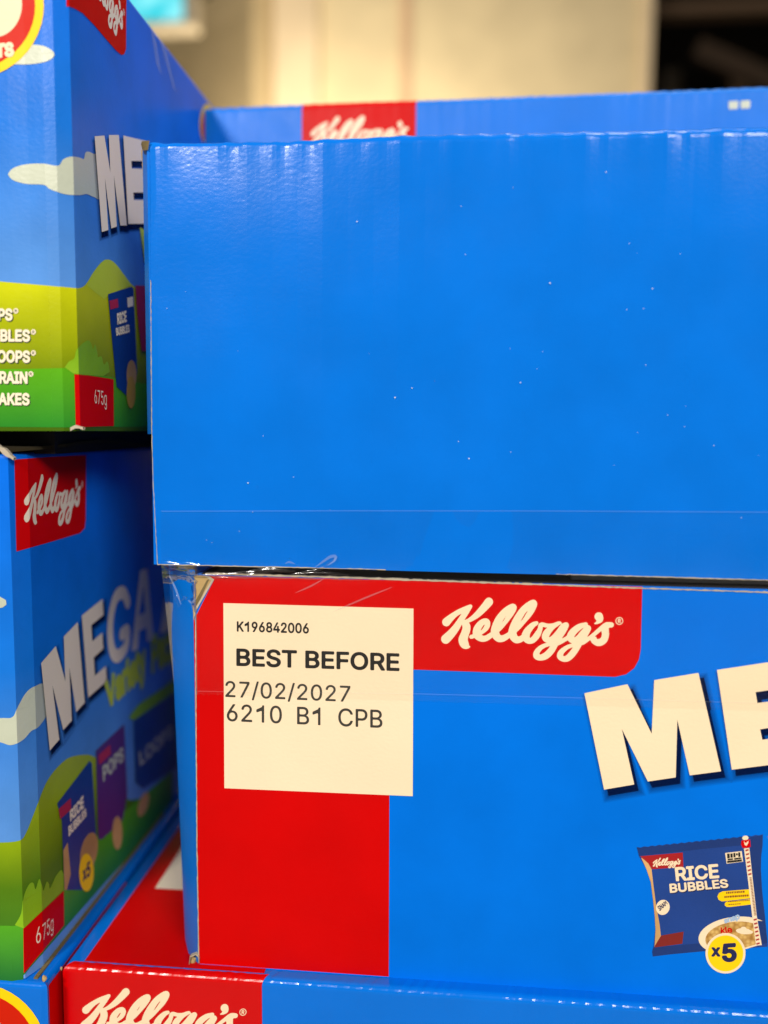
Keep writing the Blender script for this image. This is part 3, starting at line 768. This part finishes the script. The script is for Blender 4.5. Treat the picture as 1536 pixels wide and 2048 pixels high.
# ---- left stack
def left_box(z0, H, y0, cols, label, py, side_end=.24, r=.003):
    """cols = [(pixel column, depth behind the front)] of the crushed corner"""
    pts = []
    rj = random.Random(int(py))
    for q in (-420, -330, -210, -150, -80, -30, 25, 62):
        if q < cols[0][0]-12: pts.append((X(q, py, y0), y0+(rj.uniform(0, .00022) if q > -420 else 0)))
    n0 = len(pts)
    for px, dd in cols: pts.append((X(px, py, y0+dd), y0+dd))
    xs = pts[-1][0]
    pts += [(xs, y0+side_end), (pts[0][0], y0+side_end)]
    return Carton('cereal_carton', pts, z0, H, label, group=GREEN_STACK, r=r, vis=len(cols)+n0)
sky = lambda n, H: gradient(n, [(0, (.14, .32, .70)), (H*.35, (.075, .255, .67)), (H*.6, (.006, .165, .66)), (H, (.0005, .14, .74))])

# bottom left
y1_ = on_z(90, 1968, ZB).y; y2_ = on_z(30, 1959, ZB).y
b1 = left_box(0, ZB-.0005, y1_, [(82, 0), (95, .0012), (97, .004)], 'blue carton with a red and yellow badge at the lower left corner', 1990)
b1.body(BLUE)
b1.art('badge', [ellipse(-52, 2112, 147, 147)], YELLOW, 1)
b1.art('badge_disc', [ellipse(-52, 2112, 128, 128)], BADGE_RED, 2)
b1.letters('badge_lettering', '6', [(-70, 2041), (16, 2041), (16, 2140), (-70, 2140)], CREAM, 3, .05)
s0 = b1.cum[b1.vis-1]
b1.grid('side_label', [s0+.0002, s0+.05, s0+.105], [b1.H-.12, b1.H-.02, b1.H-.0032], RED, .00015)
nub(b1, 'crushed_corner', 89, 1957, y1_+.002, .0017, KRAFT)
ragged(b1, 'flap_edge', [(70, 1950), (140, 1868), (202, 1792)], 9, dy(.43), KRAFT_DARK, 12, .2) if False else None
xm = X(70, 1500, y2_+.0125)
box_mesh('flap_edge', xm+.0008, xm+.0030, y1_+.004, y1_+.2, b1.H-.001, b1.H+.0008, KRAFT_DARK, b1.root)

# middle left
H2 = on_y(20, 906, y2_).z-ZB
b2 = left_box(ZB, H2, y2_, [(6, 0), (32, .0015), (70, .0125)], 'blue carton with angled white title and green hills, second of the left stack', 1400)
b2.body(sky('sky_print', H2))
def z3(pts): return [(x/3.413, 860+y/3.413) for x, y in pts]
def z4(pts): return [(x/3.16, 1400+y/3.16) for x, y in pts]
p2 = b2.art('logo_panel', [[(28.5, 919), (100, 914), (172, 910), (171, 1040), (169, 1056), (160, 1066), (100, 1084), (32.5, 1103)]], RED, 1)
logo(b2, [(980, 1197), (1079.7, 1319.5), (1229, 1248)], [(83.5, 950), (119, 1052), (161, 975)], WHITE, 2, p2)
# hills first, then what stands before them
HILL = gradient('hill_print', [(0, (.02, .17, .02)), (.05, (.08, .20, .005)), (.085, (.30, .42, .003)), (.13, (.42, .48, .03))])
BAND = gradient('meadow_print', [(0, (.015, .17, .03)), (.03, (.08, .36, .015))])
hl = b2.art('hill_print', [[(-120, 1690), *sm([(0, 1685), (38, 1681), (52, 1665), (70, 1620), (95, 1560), (130, 1520), (160, 1510), (185, 1512), (215, 1535), (260, 1600), (345, 1560)]), (345, 1610), (47, 1950), (47, 1975), (-120, 1985)]], HILL, 1)
b2.art('meadow_print', [[(-120, 1850), (30, 1851), (45, 1848), (90, 1790), (200, 1665), (345, 1540), (345, 1620), (202, 1772), (47, 1944), (42, 1975), (-120, 1990)]], BAND, 2)
b2.art('grass_print', [z4(sm([(95, 1420), (135, 1345), (148, 1240), (180, 1165), (208, 1155), (222, 1195), (245, 1130), (262, 1175), (270, 1205), (290, 1150), (305, 1160), (312, 1190), (345, 1120), (380, 1075), (400, 1100)])+[(400, 1150), (400, 1200), (150, 1440)])], GRASS, 3)
wp = b2.art('weight_panel', [[(47, 1856), (126, 1781), (127, 1850), (48, 1945)]], RED, 4)
b2.letters('weight_lettering', '675g', z4([(222, 1440), (330, 1355), (332, 1480), (225, 1570)]), WHITE, 5, 0, wp)
b2.art('cloud_print', [sm([(-60, 1440), (0, 1436), (25, 1434), (36, 1412), (52, 1385), (70, 1372), (90, 1370), (96, 1420), (78, 1452), (62, 1462), (45, 1480), (22, 1490), (0, 1484), (-60, 1470)])], CLOUD, 1.5)
b2.art('cloud_print', [[(-40, 1185), (0, 1193), (12, 1200), (13, 1209), (5, 1215), (-40, 1220)]], CLOUD, 1.5)
MG = [(80.6, 1326), (110, 1292), (129, 1362), (126, 1273), (154, 1244), (168, 1405), (151, 1424), (137, 1335), (142, 1441), (125, 1460), (103, 1370), (117, 1479), (98, 1501)]
EG = [(162, 1231), (203.6, 1198), (205.5, 1230), (181, 1250), (183, 1283), (203, 1265), (205, 1297), (186, 1315), (188, 1352), (210, 1332), (212, 1362), (175, 1395)]
t2 = b2.art('title_letter', [MG], WHITE, 4); b2.art('title_letter', [EG], WHITE, 4)
b2.art('title_letter', [[(262, 1303), (279, 1141), (285, 1139), (286, 1170), (276, 1232), (277, 1262), (275, 1297)], [(285, 1139), (293, 1137), (306, 1277), (293, 1284), (291, 1255), (289, 1224), (286, 1170)], [(277, 1262), (276, 1232), (289, 1224), (291, 1255)]], WHITE, 4)
b2.art('title_letter', [[(318, 1267), (329, 1197), (337, 1190), (336, 1262)]], WHITE, 4)
gs = [(254, 1205), (246, 1186), (232, 1192), (223, 1220), (219, 1256), (222, 1296), (231, 1312), (243, 1305), (252, 1288), (253, 1262), (243, 1268)]
gst = [b2.st(*p) for p in gs]
b2.strokes('title_letter', [[(a, b, .0088) for a, b in gst]], WHITE, 4, .0006)
drop_print(b2, [MG], 4, 9, 7, t2, 2); drop_print(b2, [EG], 4, 8, 6, t2, 2.1)
b2.letters('subtitle_lettering', 'Variety', [(207, 1362), (290, 1278), (292, 1370), (214, 1434)], LIME, 4, .05)
b2.letters('subtitle_lettering', 'Pack', [(300, 1272), (350, 1235), (352, 1320), (302, 1350)], LIME, 4, .05)
bg2 = b2.art('bag_print', [z4([(355, 655), (560, 385), (575, 400), (605, 900), (610, 960), (540, 1200), (470, 1200), (400, 1200), (385, 760)])], BAG_BLUE, 5)
b2.art('bag_logo_panel', [z4([(362, 690), (440, 620), (442, 690), (372, 755)])], CRIMSON, 6, bg2)
b2.letters('bag_lettering', 'RICE', z4([(432, 700), (518, 600), (522, 680), (436, 770)]), WHITE, 7, .04, bg2)
b2.letters('bag_lettering', 'BUBBLES', z4([(422, 800), (535, 680), (540, 730), (426, 865)]), WHITE, 7, .04, bg2)
b2.art('bowl_print', [z4(ellipse(555, 960, 52, 125, .2))], TAN, 6, bg2)
b2.art('gusset_print', [z4([(392, 950), (420, 900), (440, 1100), (415, 1200), (400, 1200)])], TAN, 6, bg2)
bd2 = b2.art('count_badge', [z4(ellipse(538, 1090, 46, 120))], YELLOW, 7)
b2.letters('badge_lettering', 'x5', z4([(512, 1060), (562, 1010), (562, 1110), (514, 1150)]), NAVY, 8, .03, bd2)
b2.art('bag_print', [z4([(600, 320), (780, 150), (800, 600), (770, 760), (640, 880), (615, 880)])], PURPLE, 5)
b2.art('count_badge', [z4(ellipse(735, 840, 32, 105))], TAN, 6)
b2.art('bag_print', [z4([(840, 130), (1110, -60), (1120, 420), (900, 560), (850, 520)])], BAG_BLUE, 5)
b2.art('hill_print', [z4([(810, 110), (870, 30), (940, -20), (1000, -60), (1110, -140), (1110, -60), (840, 130)])], GRASS, 4)
# torn top edge
ragged(b2, 'torn_edge', [(-60, 893), (0, 897), (14, 908), (27, 918)], 10, y2_-.001, EDGE, 14, .7)
V = []; Fc = []
for k in range(15):
    u = k/14; y = y2_+.0015+.20*u
    x = X(8, 900, y2_)+.0165*min(1, u*9); z = b2.z0+b2.H+.0012+.0045*math.sin(math.pi*min(1, u*1.25+.05))
    V += [(x-.10, y, z+.001), (x+.001, y, z), (x+.001, y, z-.0016), (x-.10, y, z-.001)]
for k in range(14):
    for j in range(3): Fc.append((k*4+j, k*4+4+j, k*4+5+j, k*4+1+j))
Fc += [(0, 1, 2, 3), (59, 58, 57, 56)]
mesh_obj('top_flap', V, Fc, printed('shade_toned_kraft', (.03, .024, .012), .9, .1, .4, vary=.3), b2.root)  # kraft darkened, the gap's deep shade is in the colour

# filler added to close the gap under the next carton, coloured as shade
ZTL = on_y(140, 859, dy(.405)).z
box_mesh('gap_filler', X(-400, 900, y2_), X(60, 900, y2_)+.002, y2_+.022, y2_+.22, b2.z0+b2.H-.001, ZTL-.0005, plain('gap_filler_shade', (.012, .011, .010), .9), b2.root)
# top left
y3_ = dy(.405); z3_0 = on_y(140, 859, y3_).z
x3_ = X(168, 500, y3_+.016); d_ = ray(345, 105); H3 = (CAM+d_*(x3_/d_.x)).z-z3_0
b3 = left_box(z3_0, H3, y3_, [(95, 0), (118, .0010), (150, .0062), (168, .016)], 'light blue carton with white ingredient list and green hill, top of the left stack', 500, .26)
b3.body(sky('pale_sky_print', H3))
def z1(pts): return [(x/3.413, y/3.413) for x, y in pts]
def z2(pts): return [(x/3.413, 480+y/3.413) for x, y in pts]
HILL3 = gradient('upper_hill_print', [(0, (.05, .12, .002)), (.025, (.12, .20, .002)), (.068, (.52, .56, .002))])
BAND3 = gradient('upper_meadow_print', [(0, (.02, .22, .02)), (.03, (.09, .36, .006))])
b3.art('hill_print', [[(-200, 560)]+sm([(0, 563), (60, 568), (130, 574), (165, 574), (186, 545), (203, 524), (216, 519), (230, 527), (248, 550), (262, 568), (300, 600)])+[(300, 862), (-200, 862)]], HILL3, 1)
b3.art('hill_print', [sm([(173, 571), (186, 545), (203, 524), (216, 519), (230, 527), (248, 550), (263, 570)])+[(222, 588), (208, 598), (190, 585)]], LIME, 1.6)
b3.art('meadow_print', [[(-200, 740), (40, 738), (130, 736), (150, 738), (175, 745), (300, 770), (300, 853), (150, 855), (-200, 852)]], BAND3, 2)
b3.art('grass_print', [z2(sm([(440, 870), (470, 830), (505, 808), (520, 750), (560, 705), (600, 685), (622, 715), (630, 745), (645, 712), (660, 770), (665, 800), (688, 795), (705, 850), (730, 830), (745, 900)])+[(700, 930), (505, 915)])], GRASS, 3)
wp3 = b3.art('weight_panel', [z2([(505, 917), (600, 925), (770, 950), (772, 1270), (515, 1278)])], RED, 4)
b3.letters('weight_lettering', '675g', z2([(635, 1020), (720, 1035), (722, 1160), (640, 1140)]), WHITE, 5, 0, wp3)
b3.art('cloud_print', [z1(sm([(55, 1190), (90, 1150), (180, 1122), (300, 1118), (395, 1132), (430, 1090), (480, 1070), (540, 1075), (570, 1085), (580, 1045), (600, 1035), (635, 1050), (660, 1080), (680, 1340), (640, 1345), (590, 1325), (540, 1332), (440, 1325), (340, 1290), (300, 1262), (180, 1255), (90, 1230), (55, 1190)]))], CLOUD, 1.5)
b3.art('cloud_print', [z1(sm([(150, 300), (230, 305), (300, 315), (355, 345), (370, 372), (355, 400), (300, 425), (200, 440), (100, 440)]))], CLOUD, 1.5)
bb = b3.art('badge', [ellipse(-62, 12, 150, 147)], YELLOW, 2.5)
b3.art('badge_disc', [ellipse(-62, 12, 133, 128)], BADGE_RED, 3.3, bb)
b3.letters('badge_lettering', '6', [(-70, -110), (45, -110), (45, 76), (-70, 76)], CREAM, 4.2, .09, bb)
b3.letters('badge_lettering', 'SERVINGS' if False else 'TS', [(-8, 88), (28, 84), (30, 114), (-8, 118)], CREAM, 4.2, .06, bb)
p3 = b3.art('logo_panel', [z1([(452, -300), (452, 45), (500, 55), (560, 88), (640, 170), (720, 265), (790, 345), (825, 375), (845, 370), (858, 335), (862, -300)])], RED, 2)
logo(b3, [(980, 1197), (1079.7, 1319.5), (1229, 1248)], [(187, -88), (218, 56), (245, 28)], WHITE, 3, p3)
ME3 = [[(187.5, 272.5), (207, 271), (219, 345), (216, 270), (236, 270), (252, 451), (239, 451), (226, 350), (232, 453), (221, 457), (208, 355), (215, 460), (202, 464)],
       [(245, 271), (290, 282), (291, 322), (261, 322), (262, 337), (291, 338), (292, 385), (265, 385), (266, 400), (292, 400), (293, 447), (255, 448)]]
t3 = b3.art('title_letter', ME3[:1], WHITE, 4); b3.art('title_letter', ME3[1:], WHITE, 4)
drop_print(b3, ME3, 1, 11, 6, t3, 2)
SHADOW_GREEN = printed('dark_green_print', (.02, .05, .005), .4)
for word, xr, w_, y0_ in (('POPS', 26, 62, 617), ('BUBBLES', 61, 110, 659), ('LOOPS', 61, 78, 701), ('GRAIN', 56, 74, 743), ('FLAKES', 60, 88, 786)):
    q = [(xr-w_, y0_-1), (xr, y0_), (xr, y0_+25), (xr-w_, y0_+24.5)]
    b3.letters('list_lettering', word, [(x+1.6, y+1.8) for x, y in q], SHADOW_GREEN, 3.2, .05)
    b3.letters('list_lettering', word, q, WHITE, 4, .035)
    if word != 'FLAKES':
        b3.art('registered_mark', [ellipse(xr+6.5, y0_+5, 5, 5.4, 0, 20)], WHITE, 3.4)
        b3.letters('registered_mark', 'R', [(xr+4.3, y0_+2), (xr+8.8, y0_+2), (xr+8.8, y0_+8), (xr+4.3, y0_+8)], SHADOW_GREEN, 4.2, .02)
b3.art('subtitle_lettering', [[(278, 455), (293, 462), (296, 527), (288, 525)]], LIME, 4)
bg3 = b3.art('bag_print', [z2([(730, 370), (890, 318), (905, 330), (930, 900), (900, 1100), (790, 1000), (760, 700)])], BAG_BLUE, 5)
b3.art('bag_logo_panel', [z2([(738, 415), (795, 400), (800, 460), (745, 475)])], CRIMSON, 6, bg3)
b3.letters('bag_lettering', 'RICE', z2([(788, 500), (852, 480), (856, 560), (792, 580)]), WHITE, 7, .04, bg3)
b3.letters('bag_lettering', 'BUBBLES', z2([(780, 600), (872, 575), (876, 630), (785, 655)]), WHITE, 7, .04, bg3)
b3.art('rating_print', [z2([(860, 395), (900, 385), (902, 450), (864, 460)])], WHITE, 6, bg3)
b3.art('bowl_print', [z2(ellipse(890, 920, 34, 100))], TAN, 6, bg3)
b3.art('count_badge', [z2(ellipse(885, 1040, 30, 110))], printed('ochre_print', (.45, .27, .03), .4), 7)
b3.art('bag_print', [z2([(918, 310), (1020, 316), (1040, 560), (1040, 760), (960, 760), (930, 500)])], CRIMSON, 5)
b3.art('badge', [z1(ellipse(1410, 850, 48, 140))], YELLOW, 3)
b3.art('badge_disc', [z1(ellipse(1410, 865, 40, 120))], BADGE_RED, 4)
# notch and crease at the bottom corner
ragged(b3, 'torn_edge', [(128, 856), (140, 859), (150, 853), (166, 857)], 5, y3_+.003, EDGE, 15, .5)
# packing tape remnants on the side top edge
# ---- back row
d4 = .625; y4 = dy(d4)
A4 = on_y(433, 213, y4); B4 = on_y(1536, 172, y4+.0); 
ang = math.radians(2.0)
e = Vector((math.cos(ang), -math.sin(ang))); n4 = Vector((math.sin(ang), math.cos(ang)))
o4 = Vector((A4.x-.02, A4.y)); q = [o4, o4+e*.62, o4+e*.62+n4*.3, o4+n4*.3]
zr = on_y(433, 214, y4).z
b4 = Carton('cereal_carton', [tuple(p) for p in q], 0, zr, 'blurred blue carton with a red logo panel, behind the top carton under the wall', group=None, r=.004,
    flute=flute_fn(17, .009, .0006, .0001, .006))
b4.body(BLUE_SIDE, .003, extra=[b4.H-.008, b4.H-.012, b4.H+.006, b4.H+.014])
s_a, s_b = b4.st(604, 240)[0], b4.st(832, 240)[0]; H = b4.H
p4 = b4.grid('logo_panel', [s_a+(s_b-s_a)*k/40 for k in range(41)], [H-.07, H-.012, H-.008]+[t for t in b4.tlevels() if t > H-.0045], RED, .00015)
logo(b4, [(885, 1243), (1230, 1247), (980, 1197)], [(622, 268), (818, 256), (676, 234)], CREAM, 3, p4, reg=False)
b4.letters('print_marks', 'FF' if False else '""', [(1457, 203), (1500, 201), (1500, 217), (1457, 219)], CLOUD, 2, .04)

# ------------------------------------------------------------------ clear tape over the gap
m, nt, b_ = nodes_of('clear_tape_film')
nt.nodes.remove(b_); out = nt.nodes['Material Output']
tr = nt.nodes.new('ShaderNodeBsdfTransparent'); tr.inputs['Color'].default_value = (.986, .986, .98, 1)
gl = nt.nodes.new('ShaderNodeBsdfGlossy'); gl.inputs['Roughness'].default_value = .06
fr = nt.nodes.new('ShaderNodeFresnel'); fr.inputs['IOR'].default_value = 1.45
mx = nt.nodes.new('ShaderNodeMixShader')
tc = nt.nodes.new('ShaderNodeTexCoord'); nz = nt.nodes.new('ShaderNodeTexNoise'); nz.inputs['Scale'].default_value = 180; nz.inputs['Detail'].default_value = 4
bp = nt.nodes.new('ShaderNodeBump'); bp.inputs['Strength'].default_value = .12; bp.inputs['Distance'].default_value = .0005
nt.links.new(tc.outputs['Object'], nz.inputs['Vector']); nt.links.new(nz.outputs['Fac'], bp.inputs['Height'])
nt.links.new(bp.outputs['Normal'], gl.inputs['Normal']); nt.links.new(bp.outputs['Normal'], fr.inputs['Normal'])
ml = nt.nodes.new('ShaderNodeMath'); ml.operation = 'MULTIPLY'; ml.inputs[1].default_value = .7; nt.links.new(fr.outputs['Fac'], ml.inputs[0]); nt.links.new(ml.outputs[0], mx.inputs['Fac']); nt.links.new(tr.outputs[0], mx.inputs[1]); nt.links.new(gl.outputs[0], mx.inputs[2])
nt.links.new(mx.outputs[0], out.inputs['Surface'])
FILM = m
from mathutils import noise
tape = thing('clear_tape', (0, yU, zL1), 'clear packing tape across the gap, crinkled at the left corner', 'tape')
V = []; Fc = []
xs_ = [322+i*6 for i in range(70)]+[742+i*30 for i in range(31)]
ys_ = [1022+i*12 for i in range(9)]+[1127+i*2.5 for i in range(18)]+[1174+i*9 for i in range(25)]
for x in xs_:
    for y in ys_:
        sl = (x-420)*.029; slb = (x-315)*.0266
        yt = 1022+(x-322)*.002 if False else y+(sl if y > 1150 else slb)*max(0, min(1, (y-1022)/110))
        u = max(0, min(1, (y-1126)/26))
        Y = (yU-.0007)*(1-u)+(yL-.0009)*u
        xx = x
        if x < 392:                     # falls away round the splayed side panel
            k = (392-x)/56; Y += .02*k*min(1, max(0, (y-1128)/40)); xx = x+max(0, (y-1128))*.105*min(1, k*1.1)
        fade = max(0, 1-max(0, x-330)/420)
        wv = fade*(math.exp(-((y-1147)/11)**2) if x > 400 else math.exp(-((y-1160)/60)**2) if y > 1127 else 0)
        if wv > 0:
            n1 = noise.noise(Vector((x*.013, y*.02, 0))); n2 = noise.noise(Vector((x*.05+y*.09, y*.07-x*.03, 3)))
            n3 = noise.noise(Vector((x*.12+y*.2, y*.11-x*.06, 7)))
            Y -= wv*(.0020+.0020*n1+.0016*n2+.0006*n3)
        V.append(on_y(xx, yt, Y))
ny_ = len(ys_)
for i in range(len(xs_)-1):
    for j in range(ny_-1): Fc.append((i*ny_+j, i*ny_+ny_+j, i*ny_+ny_+j+1, i*ny_+j+1))
mesh_obj('film', V, Fc, FILM, tape, True)
HAZY = soft_print('painted_tape_haze', (.6, .68, .75), .22); FAINT = soft_print('painted_edge_glint', (.6, .68, .75), .075)  # pale tints painting the tape's haze and the light line along its edges
def tape_line(pts, wd, y):
    V = []; Fc = []
    for p in pts: V += [on_y(p[0], p[1]-wd/2, y), on_y(p[0], p[1]+wd/2, y)]
    for i in range(len(pts)-1): Fc.append((2*i, 2*i+2, 2*i+3, 2*i+1))
    return mesh_obj('edge_glint', V, Fc, FAINT, tape)
tape_line([(322, 1022.5), (700, 1021.5), (1100, 1022), (1640, 1025)], 1.6, yU-.0012)
tape_line([(395, 1382.5), (827, 1387.5), (1200, 1397), (1640, 1410)], 1.6, yL-.0014)
# curled tape creases, their haze painted as a pale tint
def curl(pts, wd, y):
    pcs = spline(pts, 6); V = []; Fc = []
    for i, p in enumerate(pcs):
        a = pcs[max(0, i-1)]; b = pcs[min(len(pcs)-1, i+1)]; dx, dy_ = b[0]-a[0], b[1]-a[1]; l = math.hypot(dx, dy_) or 1
        k = math.sin(math.pi*(i+.4)/(len(pcs))) ; nx, ny = -dy_/l*wd*k/2, dx/l*wd*k/2
        V += [on_y(p[0]+nx, p[1]+ny, y), on_y(p[0]-nx, p[1]-ny, y-.0008*k)]
    for i in range(len(pcs)-1): Fc.append((2*i, 2*i+2, 2*i+3, 2*i+1))
    return mesh_obj('crease', V, Fc, HAZY, tape, True)
curl([(590, 1186), (622, 1172), (650, 1156)], 3.5, yL-.0016)
curl([(665, 1224), (730, 1196), (785, 1174)], 3.5, yL-.0016)
curl([(628, 1136), (645, 1124), (660, 1114), (671, 1113), (668, 1122), (655, 1131)], 6, yU-.0018)
curl([(570, 1128), (578, 1124), (590, 1128)], 4, yU-.0018)
curl([(362, 1210), (352, 1180), (338, 1150)], 4, yU+.004)
curl([(376, 1200), (384, 1205), (392, 1196)], 5, yU+.001)

# scrap of clear tape on the upper left carton, sheen painted as pale strips
sc_ = thing('tape_scrap', b3.at(b3.cum[b3.vis-1]+.05, b3.H-.03), 'scrap of clear tape with painted sheen on the side of the upper left carton', 'tape')
for q in ([(303, 30), (318, 42), (352, 190), (346, 178)], [(296, 30), (303, 40), (322, 150), (312, 130)]):
    b3.art('strip', [q], HAZY, 3, sc_)
# a few more marks on the blurred packs of the left stack
b2.letters('bag_lettering', 'POPS', z4([(640, 420), (770, 290), (776, 380), (646, 520)]), CLOUD, 6, .03)
b2.art('bag_logo_panel', [z4([(615, 350), (690, 280), (694, 340), (620, 412)])], CRIMSON, 6)
b2.letters('bag_lettering', 'LOOPS', z4([(870, 330), (1080, 150), (1090, 230), (880, 420)]), CLOUD, 6, .03)
b2.art('bowl_print', [z4(ellipse(900, 660, 30, 80, .3))], TAN, 6)

# folded ridges of film catching the lamps
mr_, nt, b_ = nodes_of('folded_film'); nt.nodes.remove(b_); out = nt.nodes['Material Output']
tr = nt.nodes.new('ShaderNodeBsdfTransparent'); gl = nt.nodes.new('ShaderNodeBsdfGlossy'); gl.inputs['Roughness'].default_value = .12
mx = nt.nodes.new('ShaderNodeMixShader'); mx.inputs['Fac'].default_value = .10
nt.links.new(tr.outputs[0], mx.inputs[1]); nt.links.new(gl.outputs[0], mx.inputs[2]); nt.links.new(mx.outputs[0], out.inputs['Surface'])
def ridge(pts, rad, y):
    P = [on_y(p[0], p[1], y+(p[2] if len(p) > 2 else 0)) for p in [tuple(q) for q in spline([(*p, 0) if len(p) == 2 else p for p in pts], 6)]]
    V = []; Fc = []; n = len(P); rr_ = random.Random(int(pts[0][0]))
    for i, c in enumerate(P):
        tg = (P[min(i+1, n-1)]-P[max(i-1, 0)]).normalized(); sd = tg.cross(Vector((0, 1, 0))).normalized(); fr_ = sd.cross(tg).normalized()
        if fr_.y > 0: fr_ = -fr_
        r0 = rad*math.sin(math.pi*(i+.5)/n)**.6*rr_.uniform(.7, 1.2)
        for k in range(7):
            a_ = math.pi*k/6; V.append(c+sd*(math.cos(a_)*r0)+fr_*(math.sin(a_)*r0*.6))
    for i in range(n-1):
        for k in range(6): Fc.append((i*7+k, i*7+7+k, i*7+8+k, i*7+1+k))
    return mesh_obj('crease', V, Fc, mr_, tape, True)
for pts, rad in (([(392, 1148), (430, 1151), (470, 1148), (490, 1150)], .0009), ([(448, 1147), (500, 1145), (545, 1140), (590, 1143)], .0014),
                 ([(500, 1142), (535, 1138), (575, 1139)], .0012), ([(575, 1151), (612, 1144), (640, 1138), (668, 1118)], .0009),
                 ([(420, 1158), (445, 1155), (480, 1157)], .0006), ([(600, 1147), (650, 1146), (700, 1150)], .0007)):
    ridge(pts, rad, yU-.0012)
for pts, rad in (([(364, 1137), (374, 1146), (392, 1155)], .0009), ([(326, 1140), (340, 1168), (352, 1200), (360, 1215)], .0007), ([(346, 1198), (354, 1193), (360, 1201)], .0009),
                 ([(362, 1203), (369, 1195), (374, 1200)], .0009), ([(340, 1290), (346, 1310), (352, 1330)], .0005), ([(330, 1142), (336, 1146), (342, 1140)], .0009)):
    ridge(pts, rad, yL+.004)
